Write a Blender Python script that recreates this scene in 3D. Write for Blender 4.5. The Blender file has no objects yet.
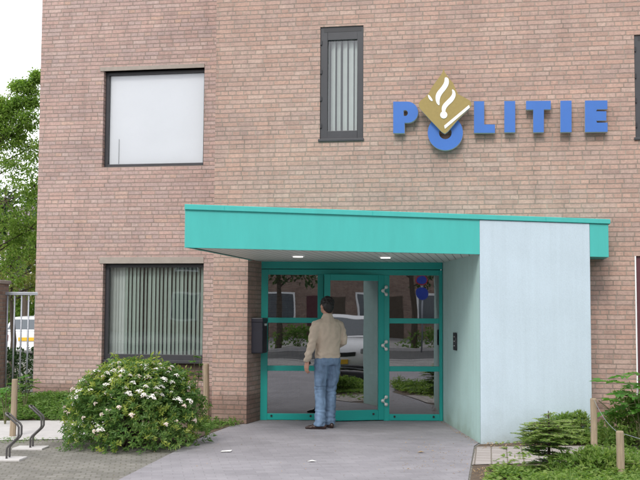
import bpy, bmesh, math, random
from mathutils import Vector, Matrix, noise
random.seed(7)
R = random.random
def U(a, b): return a + (b - a) * random.random()
SC = bpy.context.scene
COL = SC.collection
rad = math.radians

# ------------------------------------------------------------------ camera
F_PX, CAM_H, ROLL = 1000.0, 1.6, 0.0053
PITCH = math.atan(68 / F_PX)
CAM = Vector((0, 0, CAM_H))
_F = Vector((0, math.cos(PITCH), math.sin(PITCH)))
_U = Vector((0, -math.sin(PITCH), math.cos(PITCH)))
_R = Vector((1, 0, 0))
RC = _R * math.cos(ROLL) + _U * math.sin(ROLL)
UC = -_R * math.sin(ROLL) + _U * math.cos(ROLL)
cd = bpy.data.cameras.new('camera'); cam = bpy.data.objects.new('camera', cd); COL.objects.link(cam)
cd.lens = 36 * F_PX / 640; cd.sensor_width = 36; cd.clip_end = 2000; cd.clip_start = .05
m = Matrix.Identity(4)
for i in range(3):
    m[i][0] = RC[i]; m[i][1] = UC[i]; m[i][2] = -_F[i]; m[i][3] = CAM[i]
cam.matrix_world = m
SC.camera = cam
def ray(px, py): return RC * ((px - 320) / F_PX) + UC * ((240 - py) / F_PX) + _F
def G(px, py, z=0.0):                       # survey a ground point from the photograph
    d = ray(px, py); t = (z - CAM_H) / d.z
    p = CAM + d * t; return Vector((p.x, p.y, z))
def AT(px, py, Y):                          # point of a ray at depth Y
    d = ray(px, py); return CAM + d * (Y / d.y)
class Plane:                                # vertical wall plane, u runs along it
    def __init__(s, x, y, ang):
        s.o = Vector((x, y, 0)); s.d = Vector((math.cos(ang), math.sin(ang), 0)); s.n = Vector((math.sin(ang), -math.cos(ang), 0))
    def hit(s, px, py):
        d = ray(px, py); t = (s.o - CAM).dot(s.n) / d.dot(s.n); p = CAM + d * t
        return ((p - s.o).dot(s.d), p.z)
    def p(s, u, z, out=0.0):
        q = s.o + s.d * u + s.n * out; return Vector((q.x, q.y, z))

# ------------------------------------------------------------------ object helpers
def tag(o, label=None, cat=None, group=None, kind=None):
    if label: o['label'] = label
    if cat: o['category'] = cat
    if group: o['group'] = group
    if kind: o['kind'] = kind
    return o
def empty(name, loc=(0, 0, 0), rz=0.0, label=None, cat=None, group=None):
    o = bpy.data.objects.new(name, None); COL.objects.link(o); o.location = loc; o.rotation_euler = (0, 0, rz)
    o.empty_display_size = .1
    return tag(o, label, cat, group)
def copy_tree(o, parent=None):
    c = o.copy(); COL.objects.link(c); c.parent = parent
    for ch in list(o.children): copy_tree(ch, c)
    return c
class MB:
    def __init__(s): s.v = []; s.f = []; s.uv = []; s.mi = []
    def face(s, pts, uvs=None, mi=0):
        b = len(s.v); s.v += [tuple(p) for p in pts]; s.f.append(tuple(range(b, b + len(pts))))
        s.uv += list(uvs) if uvs else [(p[0], p[1]) for p in pts]; s.mi.append(mi)
    def box(s, lo, hi, M=None, mi=0):
        x0, y0, z0 = lo; x1, y1, z1 = hi
        c = [Vector(q) for q in ((x0,y0,z0),(x1,y0,z0),(x1,y1,z0),(x0,y1,z0),(x0,y0,z1),(x1,y0,z1),(x1,y1,z1),(x0,y1,z1))]
        if M: c = [M @ q for q in c]
        for q in ((0,3,2,1),(4,5,6,7),(0,1,5,4),(1,2,6,5),(2,3,7,6),(3,0,4,7)): s.face([c[i] for i in q], mi=mi)
        return s
    def prism(s, poly, z0, z1, mi=0):         # plan polygon, counter-clockwise
        n = len(poly); d = 0
        for i in range(n):
            a, b = poly[i], poly[(i + 1) % n]; L = math.hypot(b[0]-a[0], b[1]-a[1])
            s.face([(a[0],a[1],z0),(b[0],b[1],z0),(b[0],b[1],z1),(a[0],a[1],z1)], [(d,z0),(d+L,z0),(d+L,z1),(d,z1)], mi); d += L
        s.face([(p[0],p[1],z1) for p in poly], mi=mi); s.face([(p[0],p[1],z0) for p in reversed(poly)], mi=mi)
        return s
    def ext(s, outline, P, out0, out1, mi=0, side=None, holes=False):   # outline (u,z) ccw, extruded from plane P
        n = len(outline)
        s.face([P.p(u, z, out1) for u, z in outline], [(u, z) for u, z in outline], mi)
        s.face([P.p(u, z, out0) for u, z in reversed(outline)], None, mi if side is None else side)
        for i in range(n):
            a, b = outline[i], outline[(i+1) % n]
            s.face([P.p(*a, out0), P.p(*b, out0), P.p(*b, out1), P.p(*a, out1)], None, mi if side is None else side)
        return s
    def tube(s, pts, rs, n=8, cap=True, mi=0, ell=1.0):
        pts = [Vector(p) for p in pts]; rings = []
        if not hasattr(rs, '__len__'): rs = [rs] * len(pts)
        ref = None
        for i, p in enumerate(pts):
            t = (pts[min(i+1, len(pts)-1)] - pts[max(i-1, 0)]).normalized()
            if ref is None: ref = Vector((1, 0, 0)) if abs(t.x) < .9 else Vector((0, 1, 0))
            a = (ref - t * ref.dot(t)).normalized(); ref = a; b = t.cross(a)
            base = len(s.v)
            for k in range(n):
                q = 2 * math.pi * k / n
                s.v.append(tuple(p + a * (math.cos(q) * rs[i]) + b * (math.sin(q) * rs[i] * ell)))
            rings.append(base)
        for i in range(len(rings) - 1):
            for k in range(n):
                k2 = (k + 1) % n
                s.f.append((rings[i]+k, rings[i]+k2, rings[i+1]+k2, rings[i+1]+k)); s.uv += [(0,0)]*4; s.mi.append(mi)
        if cap:
            s.f.append(tuple(rings[0]+k for k in reversed(range(n)))); s.uv += [(0,0)]*n; s.mi.append(mi)
            s.f.append(tuple(rings[-1]+k for k in range(n))); s.uv += [(0,0)]*n; s.mi.append(mi)
        return s
    def ball(s, c, r, nu=10, nv=7, M=None, mi=0):
        c = Vector(c)
        if not hasattr(r, '__len__'): r = (r, r, r)
        rows = []
        for j in range(nv + 1):
            th = math.pi * j / nv; row = []
            for k in range(nu):
                ph = 2*math.pi*k/nu
                q = Vector((r[0]*math.sin(th)*math.cos(ph), r[1]*math.sin(th)*math.sin(ph), r[2]*math.cos(th)))
                if M: q = M @ q
                row.append(len(s.v)); s.v.append(tuple(c + q))
            rows.append(row)
        for j in range(nv):
            for k in range(nu):
                k2 = (k+1) % nu
                s.f.append((rows[j][k], rows[j+1][k], rows[j+1][k2], rows[j][k2])); s.uv += [(0,0)]*4; s.mi.append(mi)
        return s
    def leaf(s, p, d, nrm, L, W, fold=.25, mi=0):
        d = d.normalized(); side = d.cross(nrm)
        if side.length < 1e-4: side = d.orthogonal()
        side.normalize(); up = side.cross(d)
        b = len(s.v)
        s.v += [tuple(p), tuple(p + d*L*.5 + side*W*.5 + up*W*fold), tuple(p + d*L - up*L*.12), tuple(p + d*L*.5 - side*W*.5 + up*W*fold)]
        s.f += [(b, b+1, b+2), (b, b+2, b+3)]; s.uv += [(0,0),(1,0),(1,1),(0,0),(1,1),(0,1)]; s.mi += [mi, mi]
    def build(s, name, mats, parent=None, smooth=False, bevel=0, loc=None):
        me = bpy.data.meshes.new(name); me.from_pydata(s.v, [], s.f)
        ul = me.uv_layers.new(name='UVMap')
        if len(s.uv) == len(me.loops):
            ul.data.foreach_set('uv', [c for q in s.uv for c in q])
        if not isinstance(mats, (list, tuple)): mats = [mats]
        for q in mats: me.materials.append(q)
        if len(mats) > 1: me.polygons.foreach_set('material_index', s.mi)
        if smooth: me.polygons.foreach_set('use_smooth', [True]*len(me.polygons))
        me.validate(); me.update()
        if bevel or smooth == 'weld':
            bm = bmesh.new(); bm.from_mesh(me)
            bmesh.ops.remove_doubles(bm, verts=bm.verts, dist=1e-5)
            bmesh.ops.recalc_face_normals(bm, faces=bm.faces)
            bm.to_mesh(me); bm.free()
        o = bpy.data.objects.new(name, me); COL.objects.link(o); o.parent = parent
        if loc: o.location = loc
        if bevel:
            b = o.modifiers.new('bevel', 'BEVEL'); b.width = bevel; b.segments = 2; b.limit_method = 'ANGLE'; b.angle_limit = rad(40)
        return o
def fuse(mb, name, mats, parent=None, voxel=.012, it=4, disp=None):   # melt closed pieces into one skin
    o = mb.build(name, mats, parent, smooth=True)
    r = o.modifiers.new('r', 'REMESH'); r.mode = 'VOXEL'; r.voxel_size = voxel; r.use_smooth_shade = True
    s = o.modifiers.new('s', 'SMOOTH'); s.iterations = it; s.factor = .5
    dg = bpy.context.evaluated_depsgraph_get(); dg.update()
    me = bpy.data.meshes.new_from_object(o.evaluated_get(dg)); o.modifiers.clear()
    me.name = name; o.data = me
    if not me.materials:
        me.materials.append(mats if not isinstance(mats, (list, tuple)) else mats[0])
    if disp:
        ns = [v.normal.copy() for v in me.vertices]
        for v, n_ in zip(me.vertices, ns): v.co += n_ * disp(v.co.copy())
    me.polygons.foreach_set('use_smooth', [True]*len(me.polygons)); me.update()
    return o

# ------------------------------------------------------------------ materials
def new_mat(name):
    mt = bpy.data.materials.new(name); mt.use_nodes = True; nt = mt.node_tree; nt.nodes.clear()
    out = nt.nodes.new('ShaderNodeOutputMaterial'); return mt, nt, out
def N(nt, t, **kw):
    n = nt.nodes.new('ShaderNode' + t)
    for k, v in kw.items():
        if k in n.inputs: n.inputs[k].default_value = v
        else: setattr(n, k, v)
    return n
def ramp(nt, stops, interp='LINEAR'):
    r = nt.nodes.new('ShaderNodeValToRGB'); cr = r.color_ramp; cr.interpolation = interp
    while len(cr.elements) < len(stops): cr.elements.new(.5)
    for e, (p, c) in zip(cr.elements, stops): e.position = p; e.color = (*c, 1)
    return r
def mixc(nt, fac, a, b, mode='MIX'):
    x = nt.nodes.new('ShaderNodeMix'); x.data_type = 'RGBA'; x.blend_type = mode
    L = nt.links.new
    if hasattr(fac, 'links'): L(fac, x.inputs[0])
    else: x.inputs[0].default_value = fac
    for i, q in ((6, a), (7, b)):
        if hasattr(q, 'links'): L(q, x.inputs[i])
        else: x.inputs[i].default_value = (*q, 1)
    return x.outputs[2]
def math_n(nt, op, a, b=0.0, c=None):
    x = nt.nodes.new('ShaderNodeMath'); x.operation = op
    for i, q in enumerate((a, b) if c is None else (a, b, c)):
        if hasattr(q, 'links'): nt.links.new(q, x.inputs[i])
        else: x.inputs[i].default_value = q
    return x.outputs[0]
def simple(name, col, rough=.6, var=.12, scale=6.0, bump=0.0, bscale=60.0, metal=0.0, spec=.5, stretch=(1, 1, 1), coat=0.0):
    mt, nt, out = new_mat(name); L = nt.links.new
    tc = N(nt, 'TexCoord'); mp = N(nt, 'Mapping'); mp.inputs['Scale'].default_value = stretch; L(tc.outputs['Object'], mp.inputs[0])
    n1 = N(nt, 'TexNoise', Scale=scale, Detail=6.0, Roughness=.65); L(mp.outputs[0], n1.inputs['Vector'])
    r = ramp(nt, [(.25, tuple(c*(1-var) for c in col)), (.75, tuple(min(1, c*(1+var)) for c in col))]); L(n1.outputs[0], r.inputs[0])
    b = N(nt, 'BsdfPrincipled', Roughness=rough, Metallic=metal); b.inputs['Specular IOR Level'].default_value = spec
    if coat: b.inputs['Coat Weight'].default_value = coat; b.inputs['Coat Roughness'].default_value = .05
    L(r.outputs[0], b.inputs['Base Color'])
    if bump:
        n2 = N(nt, 'TexNoise', Scale=bscale, Detail=4.0); L(mp.outputs[0], n2.inputs['Vector'])
        bp = N(nt, 'Bump', Strength=bump, Distance=.01); L(n2.outputs[0], bp.inputs['Height']); L(bp.outputs[0], b.inputs['Normal'])
    L(b.outputs[0], out.inputs[0]); return mt

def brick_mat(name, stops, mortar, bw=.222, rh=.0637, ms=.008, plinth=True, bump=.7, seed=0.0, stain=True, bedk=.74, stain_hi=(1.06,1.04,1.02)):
    mt, nt, out = new_mat(name); L = nt.links.new
    uv = N(nt, 'UVMap'); sp = N(nt, 'SeparateXYZ'); L(uv.outputs[0], sp.inputs[0])
    wob = N(nt, 'TexNoise', Scale=5.0, Detail=3.0); L(uv.outputs[0], wob.inputs['Vector'])
    wob2 = N(nt, 'TexNoise', Scale=42.0, Detail=2.0); L(uv.outputs[0], wob2.inputs['Vector'])
    dv = math_n(nt, 'MULTIPLY_ADD', wob.outputs[0], .012, -.006)
    dv2 = math_n(nt, 'MULTIPLY_ADD', wob2.outputs[0], .010, -.005)
    v = math_n(nt, 'ADD', math_n(nt, 'ADD', sp.outputs[1], dv), dv2)
    row = math_n(nt, 'FLOOR', math_n(nt, 'DIVIDE', v, rh))
    wn = N(nt, 'TexWhiteNoise', noise_dimensions='1D'); L(math_n(nt, 'ADD', row, seed), wn.inputs['W'])
    u = math_n(nt, 'ADD', math_n(nt, 'ADD', sp.outputs[0], math_n(nt, 'MULTIPLY', wn.outputs[0], bw)), dv2)
    cb = N(nt, 'CombineXYZ'); L(u, cb.inputs[0]); L(v, cb.inputs[1])
    bt = N(nt, 'TexBrick', Scale=1.0); bt.offset = .5; bt.offset_frequency = 2; bt.squash = .5; bt.squash_frequency = 3
    bt.inputs['Mortar Size'].default_value = ms; bt.inputs['Mortar Smooth'].default_value = .35
    bt.inputs['Brick Width'].default_value = bw; bt.inputs['Row Height'].default_value = rh
    bt.inputs['Color1'].default_value = (0,0,0,1); bt.inputs['Color2'].default_value = (1,1,1,1); bt.inputs['Mortar'].default_value = (.5,.5,.5,1)
    L(cb.outputs[0], bt.inputs['Vector'])
    r = ramp(nt, stops); L(bt.outputs['Color'], r.inputs[0])
    fine = N(nt, 'TexNoise', Scale=26.0, Detail=5.0, Roughness=.7); L(cb.outputs[0], fine.inputs['Vector'])
    fr = ramp(nt, [(.3, (.72,.72,.74)), (.7, (1.2,1.18,1.15))]); L(fine.outputs[0], fr.inputs[0])
    c = mixc(nt, .8, r.outputs[0], fr.outputs[0], 'MULTIPLY')
    mfr = ramp(nt, [(.3, tuple(q*.75 for q in mortar)), (.7, tuple(q*1.2 for q in mortar))]); L(wob.outputs[0], mfr.inputs[0])
    c = mixc(nt, bt.outputs['Fac'], c, mfr.outputs[0])
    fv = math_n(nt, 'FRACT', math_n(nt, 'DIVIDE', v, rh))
    bed = ramp(nt, [(0, (bedk,)*3), (.07, (bedk,)*3), (.17, (1,1,1)), (.88, (1,1,1)), (.97, (bedk+.08,)*3)]); L(fv, bed.inputs[0])  # bed joints: darker mortar tone and dirt, with joint shadow painted into the colour
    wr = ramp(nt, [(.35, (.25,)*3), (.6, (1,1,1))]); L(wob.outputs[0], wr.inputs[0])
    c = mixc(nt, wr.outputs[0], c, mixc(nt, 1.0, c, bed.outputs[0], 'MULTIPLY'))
    if stain:
        mp = N(nt, 'Mapping'); mp.inputs['Scale'].default_value = (.5, 1.6, 1); L(uv.outputs[0], mp.inputs[0])
        big = N(nt, 'TexNoise', Scale=1.3, Detail=6.0, Roughness=.6); L(mp.outputs[0], big.inputs['Vector'])
        br = ramp(nt, [(.3, (.86,.86,.865)), (.65, stain_hi)]); L(big.outputs[0], br.inputs[0])
        c = mixc(nt, 1.0, c, br.outputs[0], 'MULTIPLY')
        mp2 = N(nt, 'Mapping'); mp2.inputs['Scale'].default_value = (5, .22, 1); L(uv.outputs[0], mp2.inputs[0])
        sk_ = N(nt, 'TexNoise', Scale=1.0, Detail=5.0, Roughness=.65); L(mp2.outputs[0], sk_.inputs['Vector'])
        sr = ramp(nt, [(.3, (.86,.865,.87)), (.52, (1,1,1))]); L(sk_.outputs[0], sr.inputs[0])
        c = mixc(nt, 1.0, c, sr.outputs[0], 'MULTIPLY')
    if plinth:      # splash-soiled bricks in the lowest courses
        e = math_n(nt, 'ADD', sp.outputs[1], math_n(nt, 'MULTIPLY_ADD', wob.outputs[0], .16, -.08))
        pr = ramp(nt, [(.0, (.60,.58,.56)), (.36, (.66,.62,.60)), (.42, (1,1,1))]); L(e, pr.inputs[0])
        c = mixc(nt, 1.0, c, pr.outputs[0], 'MULTIPLY')
    b = N(nt, 'BsdfPrincipled', Roughness=.9); b.inputs['Specular IOR Level'].default_value = .25
    L(c, b.inputs['Base Color'])
    h = math_n(nt, 'SUBTRACT', math_n(nt, 'MULTIPLY', fine.outputs[0], .35), bt.outputs['Fac'])
    bp = N(nt, 'Bump', Strength=bump, Distance=.008); L(h, bp.inputs['Height']); L(bp.outputs[0], b.inputs['Normal'])
    L(b.outputs[0], out.inputs[0]); return mt
def paving_mat(name, stops, joint, bw, rh, ms=.004, off=.5, rot=0.0, bump=.3, rough=.85, blot=(.85, 1.1), blotscale=.8):
    mt, nt, out = new_mat(name); L = nt.links.new
    tc = N(nt, 'TexCoord'); mp = N(nt, 'Mapping'); mp.inputs['Rotation'].default_value = (0, 0, rot); L(tc.outputs['Object'], mp.inputs[0])
    wb = N(nt, 'TexNoise', Scale=7.0, Detail=3.0); L(tc.outputs['Object'], wb.inputs['Vector'])
    vm = N(nt, 'VectorMath', operation='MULTIPLY_ADD'); L(wb.outputs[1], vm.inputs[0]); vm.inputs[1].default_value = (.012,)*3; L(mp.outputs[0], vm.inputs[2])
    bt = N(nt, 'TexBrick', Scale=1.0); bt.offset = off
    bt.inputs['Mortar Size'].default_value = ms; bt.inputs['Mortar Smooth'].default_value = .4
    bt.inputs['Brick Width'].default_value = bw; bt.inputs['Row Height'].default_value = rh
    bt.inputs['Color1'].default_value = (0,0,0,1); bt.inputs['Color2'].default_value = (1,1,1,1)
    L(vm.outputs[0], bt.inputs['Vector'])
    r = ramp(nt, stops); L(bt.outputs['Color'], r.inputs[0])
    fine = N(nt, 'TexNoise', Scale=140.0, Detail=4.0, Roughness=.7); L(tc.outputs['Object'], fine.inputs['Vector'])
    fr = ramp(nt, [(.3, (.75,.75,.75)), (.7, (1.25,1.25,1.25))]); L(fine.outputs[0], fr.inputs[0])
    c = mixc(nt, .7, r.outputs[0], fr.outputs[0], 'MULTIPLY')
    c = mixc(nt, bt.outputs['Fac'], c, joint)
    big = N(nt, 'TexNoise', Scale=blotscale, Detail=7.0, Roughness=.65); L(tc.outputs['Object'], big.inputs['Vector'])
    br = ramp(nt, [(.3, (blot[0],)*3), (.7, (blot[1],)*3)]); L(big.outputs[0], br.inputs[0])
    c = mixc(nt, 1.0, c, br.outputs[0], 'MULTIPLY')
    b = N(nt, 'BsdfPrincipled', Roughness=rough); b.inputs['Specular IOR Level'].default_value = .3; L(c, b.inputs['Base Color'])
    h = math_n(nt, 'SUBTRACT', math_n(nt, 'MULTIPLY', fine.outputs[0], .3), bt.outputs['Fac'])
    bp = N(nt, 'Bump', Strength=bump, Distance=.006); L(h, bp.inputs['Height']); L(bp.outputs[0], b.inputs['Normal'])
    L(b.outputs[0], out.inputs[0]); return mt
def leaf_mat(name, stops, trans=.35, rough=.5):
    mt, nt, out = new_mat(name); L = nt.links.new
    g = N(nt, 'NewGeometry'); tc = N(nt, 'TexCoord')
    n1 = N(nt, 'TexNoise', Scale=2.2, Detail=2.0); L(tc.outputs['Object'], n1.inputs['Vector'])
    f = math_n(nt, 'ADD', math_n(nt, 'MULTIPLY', g.outputs['Random Per Island'], .6), math_n(nt, 'MULTIPLY_ADD', n1.outputs[0], .9, -.25))
    r = ramp(nt, stops); L(f, r.inputs[0])
    b = N(nt, 'BsdfPrincipled', Roughness=rough); b.inputs['Specular IOR Level'].default_value = .35; L(r.outputs[0], b.inputs['Base Color'])
    t = N(nt, 'BsdfTranslucent'); hs = N(nt, 'HueSaturation', Saturation=1.15, Value=1.5); L(r.outputs[0], hs.inputs['Color']); L(hs.outputs[0], t.inputs[0])
    mx = N(nt, 'MixShader', Fac=trans); L(b.outputs[0], mx.inputs[1]); L(t.outputs[0], mx.inputs[2]); L(mx.outputs[0], out.inputs[0]); return mt
def glass_mat(name, tint, base=.10, rough=.0, wav=.0):
    mt, nt, out = new_mat(name); L = nt.links.new
    fr = N(nt, 'Fresnel', IOR=1.5)
    f = math_n(nt, 'ADD', math_n(nt, 'MULTIPLY', fr.outputs[0], .9), base)
    tr = N(nt, 'BsdfTransparent'); tr.inputs[0].default_value = (*tint, 1)
    gl = N(nt, 'BsdfGlossy', Roughness=rough); gl.inputs[0].default_value = (.95,.97,1,1)
    if wav:
        tc = N(nt, 'TexCoord'); n1 = N(nt, 'TexNoise', Scale=1.6, Detail=1.0); L(tc.outputs['Object'], n1.inputs['Vector'])
        bp = N(nt, 'Bump', Strength=wav, Distance=.01); L(n1.outputs[0], bp.inputs['Height']); L(bp.outputs[0], gl.inputs['Normal'])
    mx = N(nt, 'MixShader'); L(f, mx.inputs[0]); L(tr.outputs[0], mx.inputs[1]); L(gl.outputs[0], mx.inputs[2]); L(mx.outputs[0], out.inputs[0]); return mt
def emit_mat(name, col, s):
    mt, nt, out = new_mat(name); e = N(nt, 'Emission', Strength=s); e.inputs[0].default_value = (*col, 1); nt.links.new(e.outputs[0], out.inputs[0]); return mt

BR = [(0.0, (0.359, 0.254, 0.218)), (0.22, (0.422, 0.284, 0.238)), (0.42, (0.394, 0.289, 0.257)), (0.6, (0.444, 0.304, 0.257)), (0.78, (0.387, 0.283, 0.251)), (0.9, (0.451, 0.336, 0.294)), (1.0, (0.338, 0.243, 0.215))]
M = {}
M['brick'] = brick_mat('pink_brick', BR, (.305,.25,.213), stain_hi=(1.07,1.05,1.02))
BR2 = [(0.0, (0.373, 0.275, 0.253)), (0.22, (0.439, 0.308, 0.277)), (0.42, (0.41, 0.313, 0.299)), (0.6, (0.462, 0.329, 0.299)), (0.78, (0.402, 0.307, 0.291)), (0.9, (0.468, 0.364, 0.341)), (1.0, (0.468, 0.326, 0.271))]
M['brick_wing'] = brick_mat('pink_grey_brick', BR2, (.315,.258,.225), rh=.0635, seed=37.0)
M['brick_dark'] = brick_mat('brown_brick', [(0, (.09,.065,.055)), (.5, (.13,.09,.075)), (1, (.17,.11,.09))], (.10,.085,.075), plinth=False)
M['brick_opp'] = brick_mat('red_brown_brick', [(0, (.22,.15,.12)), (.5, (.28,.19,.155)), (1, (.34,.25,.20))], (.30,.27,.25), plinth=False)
M['teal'] = simple('turquoise_paint', (.048,.395,.366), .5, .07, 2.5, .04, 14, stretch=(2.5, 2.5, .5))
M['teal_dark'] = simple('teal_frame_paint', (.010,.36,.32), .35, .06, 3.0)
M['render'] = None
M['soffit'] = None
M['frame'] = simple('charcoal_window_frame', (.035,.036,.042), .4, .15)
M['frame_plum'] = simple('plum_window_frame', (.08,.02,.028), .45, .15)
M['lintel'] = simple('grey_concrete', (.30,.265,.235), .85, .12, 9, .2, 90)
M['white'] = simple('white_paint', (.78,.79,.80), .5, .04)
M['blind_white'] = simple('white_roller_blind', (.87,.88,.91), .8, .03, 1.2)
M['blind'] = simple('pale_green_grey_blind', (.60,.68,.63), .8, .06)
M['blind_pale'] = simple('pale_grey_blind', (.78,.80,.79), .8, .05)
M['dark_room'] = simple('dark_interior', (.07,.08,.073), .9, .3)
M['dim_room'] = simple('dim_interior', (.15,.15,.14), .8, .3)
M['glass'] = glass_mat('window_glass', (.90,.95,.93), .07, wav=.15)
M['glass_door'] = glass_mat('door_glass', (.50,.54,.52), .22, wav=.12)
M['glass_clear'] = glass_mat('clear_glass', (.97,.98,.98), .07, wav=.2)
M['blue'] = simple('blue_letter_face', (.030,.125,.42), .4, .05)
M['edge'] = simple('pale_letter_edge', (.50,.50,.48), .5, .05)
M['gold'] = simple('gold_emblem', (.27,.20,.062), .38, .10, 30, .05, 200, metal=.15)
M['black'] = simple('black_plastic', (.018,.018,.022), .45, .15)
M['mailbox'] = simple('dark_blue_grey_metal', (.022,.022,.034), .4, .12)
M['steel'] = simple('galvanised_steel', (.34,.36,.40), .45, .15, 12, metal=.55)
M['rack'] = simple('dark_grey_rack_steel', (.12,.115,.115), .45, .2, 14, metal=.6)
M['chrome'] = simple('pale_hinge_metal', (.72,.72,.70), .35, .05, metal=.3)
M['wood'] = simple('weathered_wood', (.30,.235,.165), .85, .25, 9, .5, 30, stretch=(6, 6, .6))
M['bark'] = simple('bark', (.085,.066,.05), .95, .35, 12, .8, 40, stretch=(3, 3, .6))
M['twig'] = simple('green_twig', (.10,.10,.045), .8, .2)
M['concrete'] = simple('pale_concrete', (.47,.455,.45), .9, .10, 5, .25, 120)
M['soil'] = simple('brown_soil', (.105,.075,.052), .95, .35, 14, .9, 45)
M['earth'] = simple('grey_ground', (.14,.135,.12), .95, .25, .6, .3, 30)
M['asphalt'] = simple('asphalt', (.055,.055,.058), .9, .25, 3, .5, 160)
M['roofing'] = simple('grey_roofing', (.07,.07,.072), .9, .2)
M['forecourt'] = paving_mat('grey_tile_paving', [(0, (.252,.241,.262)), (.5, (.270,.258,.280)), (1, (.286,.274,.295))], (.235,.224,.24), .20, .10, .005, .5, rad(-9.9), .3, blot=(.80, 1.10), blotscale=1.3)
M['setts'] = paving_mat('brown_grey_setts', [(0, (.175,.165,.148)), (.5, (.195,.186,.168)), (1, (.218,.206,.19))], (.15,.145,.12), .105, .105, .009, .5, rad(-9.9), .5, blot=(.72, 1.14), blotscale=2.2)
M['tile'] = paving_mat('pink_grey_tiles', [(0, (.33,.295,.28)), (.5, (.37,.335,.32)), (1, (.41,.37,.355))], (.19,.165,.14), .17, .20, .009, .0, rad(9.7), .6)
M['pave'] = paving_mat('grey_pavement_slabs', [(0, (.2,.195,.19)), (1, (.28,.275,.27))], (.12,.115,.11), .30, .30, .006)
M['leaf_tree'] = leaf_mat('bright_tree_leaf', [(.05, (.11,.20,.045)), (.45, (.19,.30,.07)), (.8, (.27,.37,.10)), (1.0, (.36,.42,.16))], .55)
M['leaf_yellow'] = leaf_mat('yellow_green_leaf', [(.05, (.11,.15,.03)), (.5, (.23,.27,.07)), (1.0, (.40,.40,.17))], .45)
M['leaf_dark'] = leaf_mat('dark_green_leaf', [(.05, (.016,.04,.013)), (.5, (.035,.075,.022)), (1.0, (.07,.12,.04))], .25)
M['leaf_shrub'] = leaf_mat('shrub_leaf', [(.05, (.05,.12,.034)), (.5, (.115,.21,.058)), (.85, (.18,.27,.075)), (1.0, (.28,.32,.09))], .48, .4)
M['leaf_shrub_tip'] = leaf_mat('young_shrub_leaf', [(.05, (.17,.25,.055)), (.6, (.28,.34,.075)), (1.0, (.38,.40,.10))], .48, .4)
M['leaf_cover'] = leaf_mat('ground_cover_leaf', [(.05, (.08,.165,.038)), (.5, (.145,.25,.065)), (1.0, (.24,.33,.105))], .45)
M['leaf_bed'] = leaf_mat('yellow_green_bed_leaf', [(.05, (.10,.19,.045)), (.5, (.19,.29,.075)), (1.0, (.31,.38,.12))], .5)
M['leaf_sap'] = leaf_mat('sapling_leaf', [(.05, (.06,.16,.03)), (.5, (.11,.26,.055)), (1.0, (.20,.34,.10))], .4)
M['leaf_fir'] = leaf_mat('pale_conifer_leaf', [(.05, (.07,.13,.03)), (.5, (.24,.34,.10)), (1.0, (.38,.45,.17))], .45)
M['petal'] = simple('white_petal', (.82,.80,.76), .7, .08, 30)
M['petal_old'] = simple('fading_pink_petal', (.58,.44,.36), .7, .15, 30)
M['skin'] = simple('skin', (.46,.25,.18), .55, .08)
M['hair'] = simple('black_hair', (.012,.010,.010), .55, .4, 40, .8, 90, stretch=(1, 1, .3))
M['eye'] = simple('eye', (.03,.02,.015), .2, .1)
M['car_white'] = simple('white_car_paint', (.74,.75,.77), .3, .02, coat=.6)
M['rubber'] = simple('black_rubber', (.02,.02,.02), .8, .2)
M['red_lens'] = simple('dark_red_lens', (.20,.012,.012), .2, .1, coat=.5)
M['lens'] = simple('clear_lens', (.5,.52,.55), .15, .1, metal=.4, coat=.5)
M['yellow'] = simple('yellow_plate', (.75,.45,.03), .5, .05)
M['paper'] = simple('white_paper', (.8,.79,.77), .8, .06)
M['leaf_dry'] = simple('dry_leaf', (.42,.30,.16), .8, .2)
M['sign_blue'] = simple('blue_sign', (.02,.06,.42), .4, .04)
M['sign_red'] = simple('red_sign', (.45,.02,.03), .4, .04)
M['far_wall'] = simple('pale_far_wall', (.55,.53,.52), .9, .06)
M['far_roof'] = simple('grey_purple_roof', (.20,.17,.18), .9, .15)
def cloth(name, col, sc, bump, stretch=(1, 1, 1), var=.1):
    mt, nt, out = new_mat(name); L = nt.links.new
    tc = N(nt, 'TexCoord'); mp = N(nt, 'Mapping'); mp.inputs['Scale'].default_value = stretch; L(tc.outputs['Object'], mp.inputs[0])
    n1 = N(nt, 'TexNoise', Scale=sc, Detail=5.0); L(mp.outputs[0], n1.inputs['Vector'])
    n2 = N(nt, 'TexNoise', Scale=260.0, Detail=2.0); L(tc.outputs['Object'], n2.inputs['Vector'])
    r = ramp(nt, [(.3, tuple(c*(1-var*1.6) for c in col)), (.5, col), (.72, tuple(c*(1+var*1.8) for c in col))]); L(n1.outputs[0], r.inputs[0])
    b = N(nt, 'BsdfPrincipled', Roughness=.95); b.inputs['Specular IOR Level'].default_value = .15; L(r.outputs[0], b.inputs['Base Color'])
    h = math_n(nt, 'ADD', n1.outputs[0], math_n(nt, 'MULTIPLY', n2.outputs[0], .25))
    bp = N(nt, 'Bump', Strength=bump, Distance=.02); L(h, bp.inputs['Height']); L(bp.outputs[0], b.inputs['Normal']); L(b.outputs[0], out.inputs[0]); return mt
M['sweater'] = cloth('beige_fleece', (.53,.445,.355), 9, .3, (1.2, 1.2, .8), .06)
M['jeans'] = cloth('blue_denim', (.15,.225,.335), 8, .35, (1.6, 1.6, .7), .22)
M['shoe'] = simple('dark_brown_leather', (.035,.018,.016), .35, .2)
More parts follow.
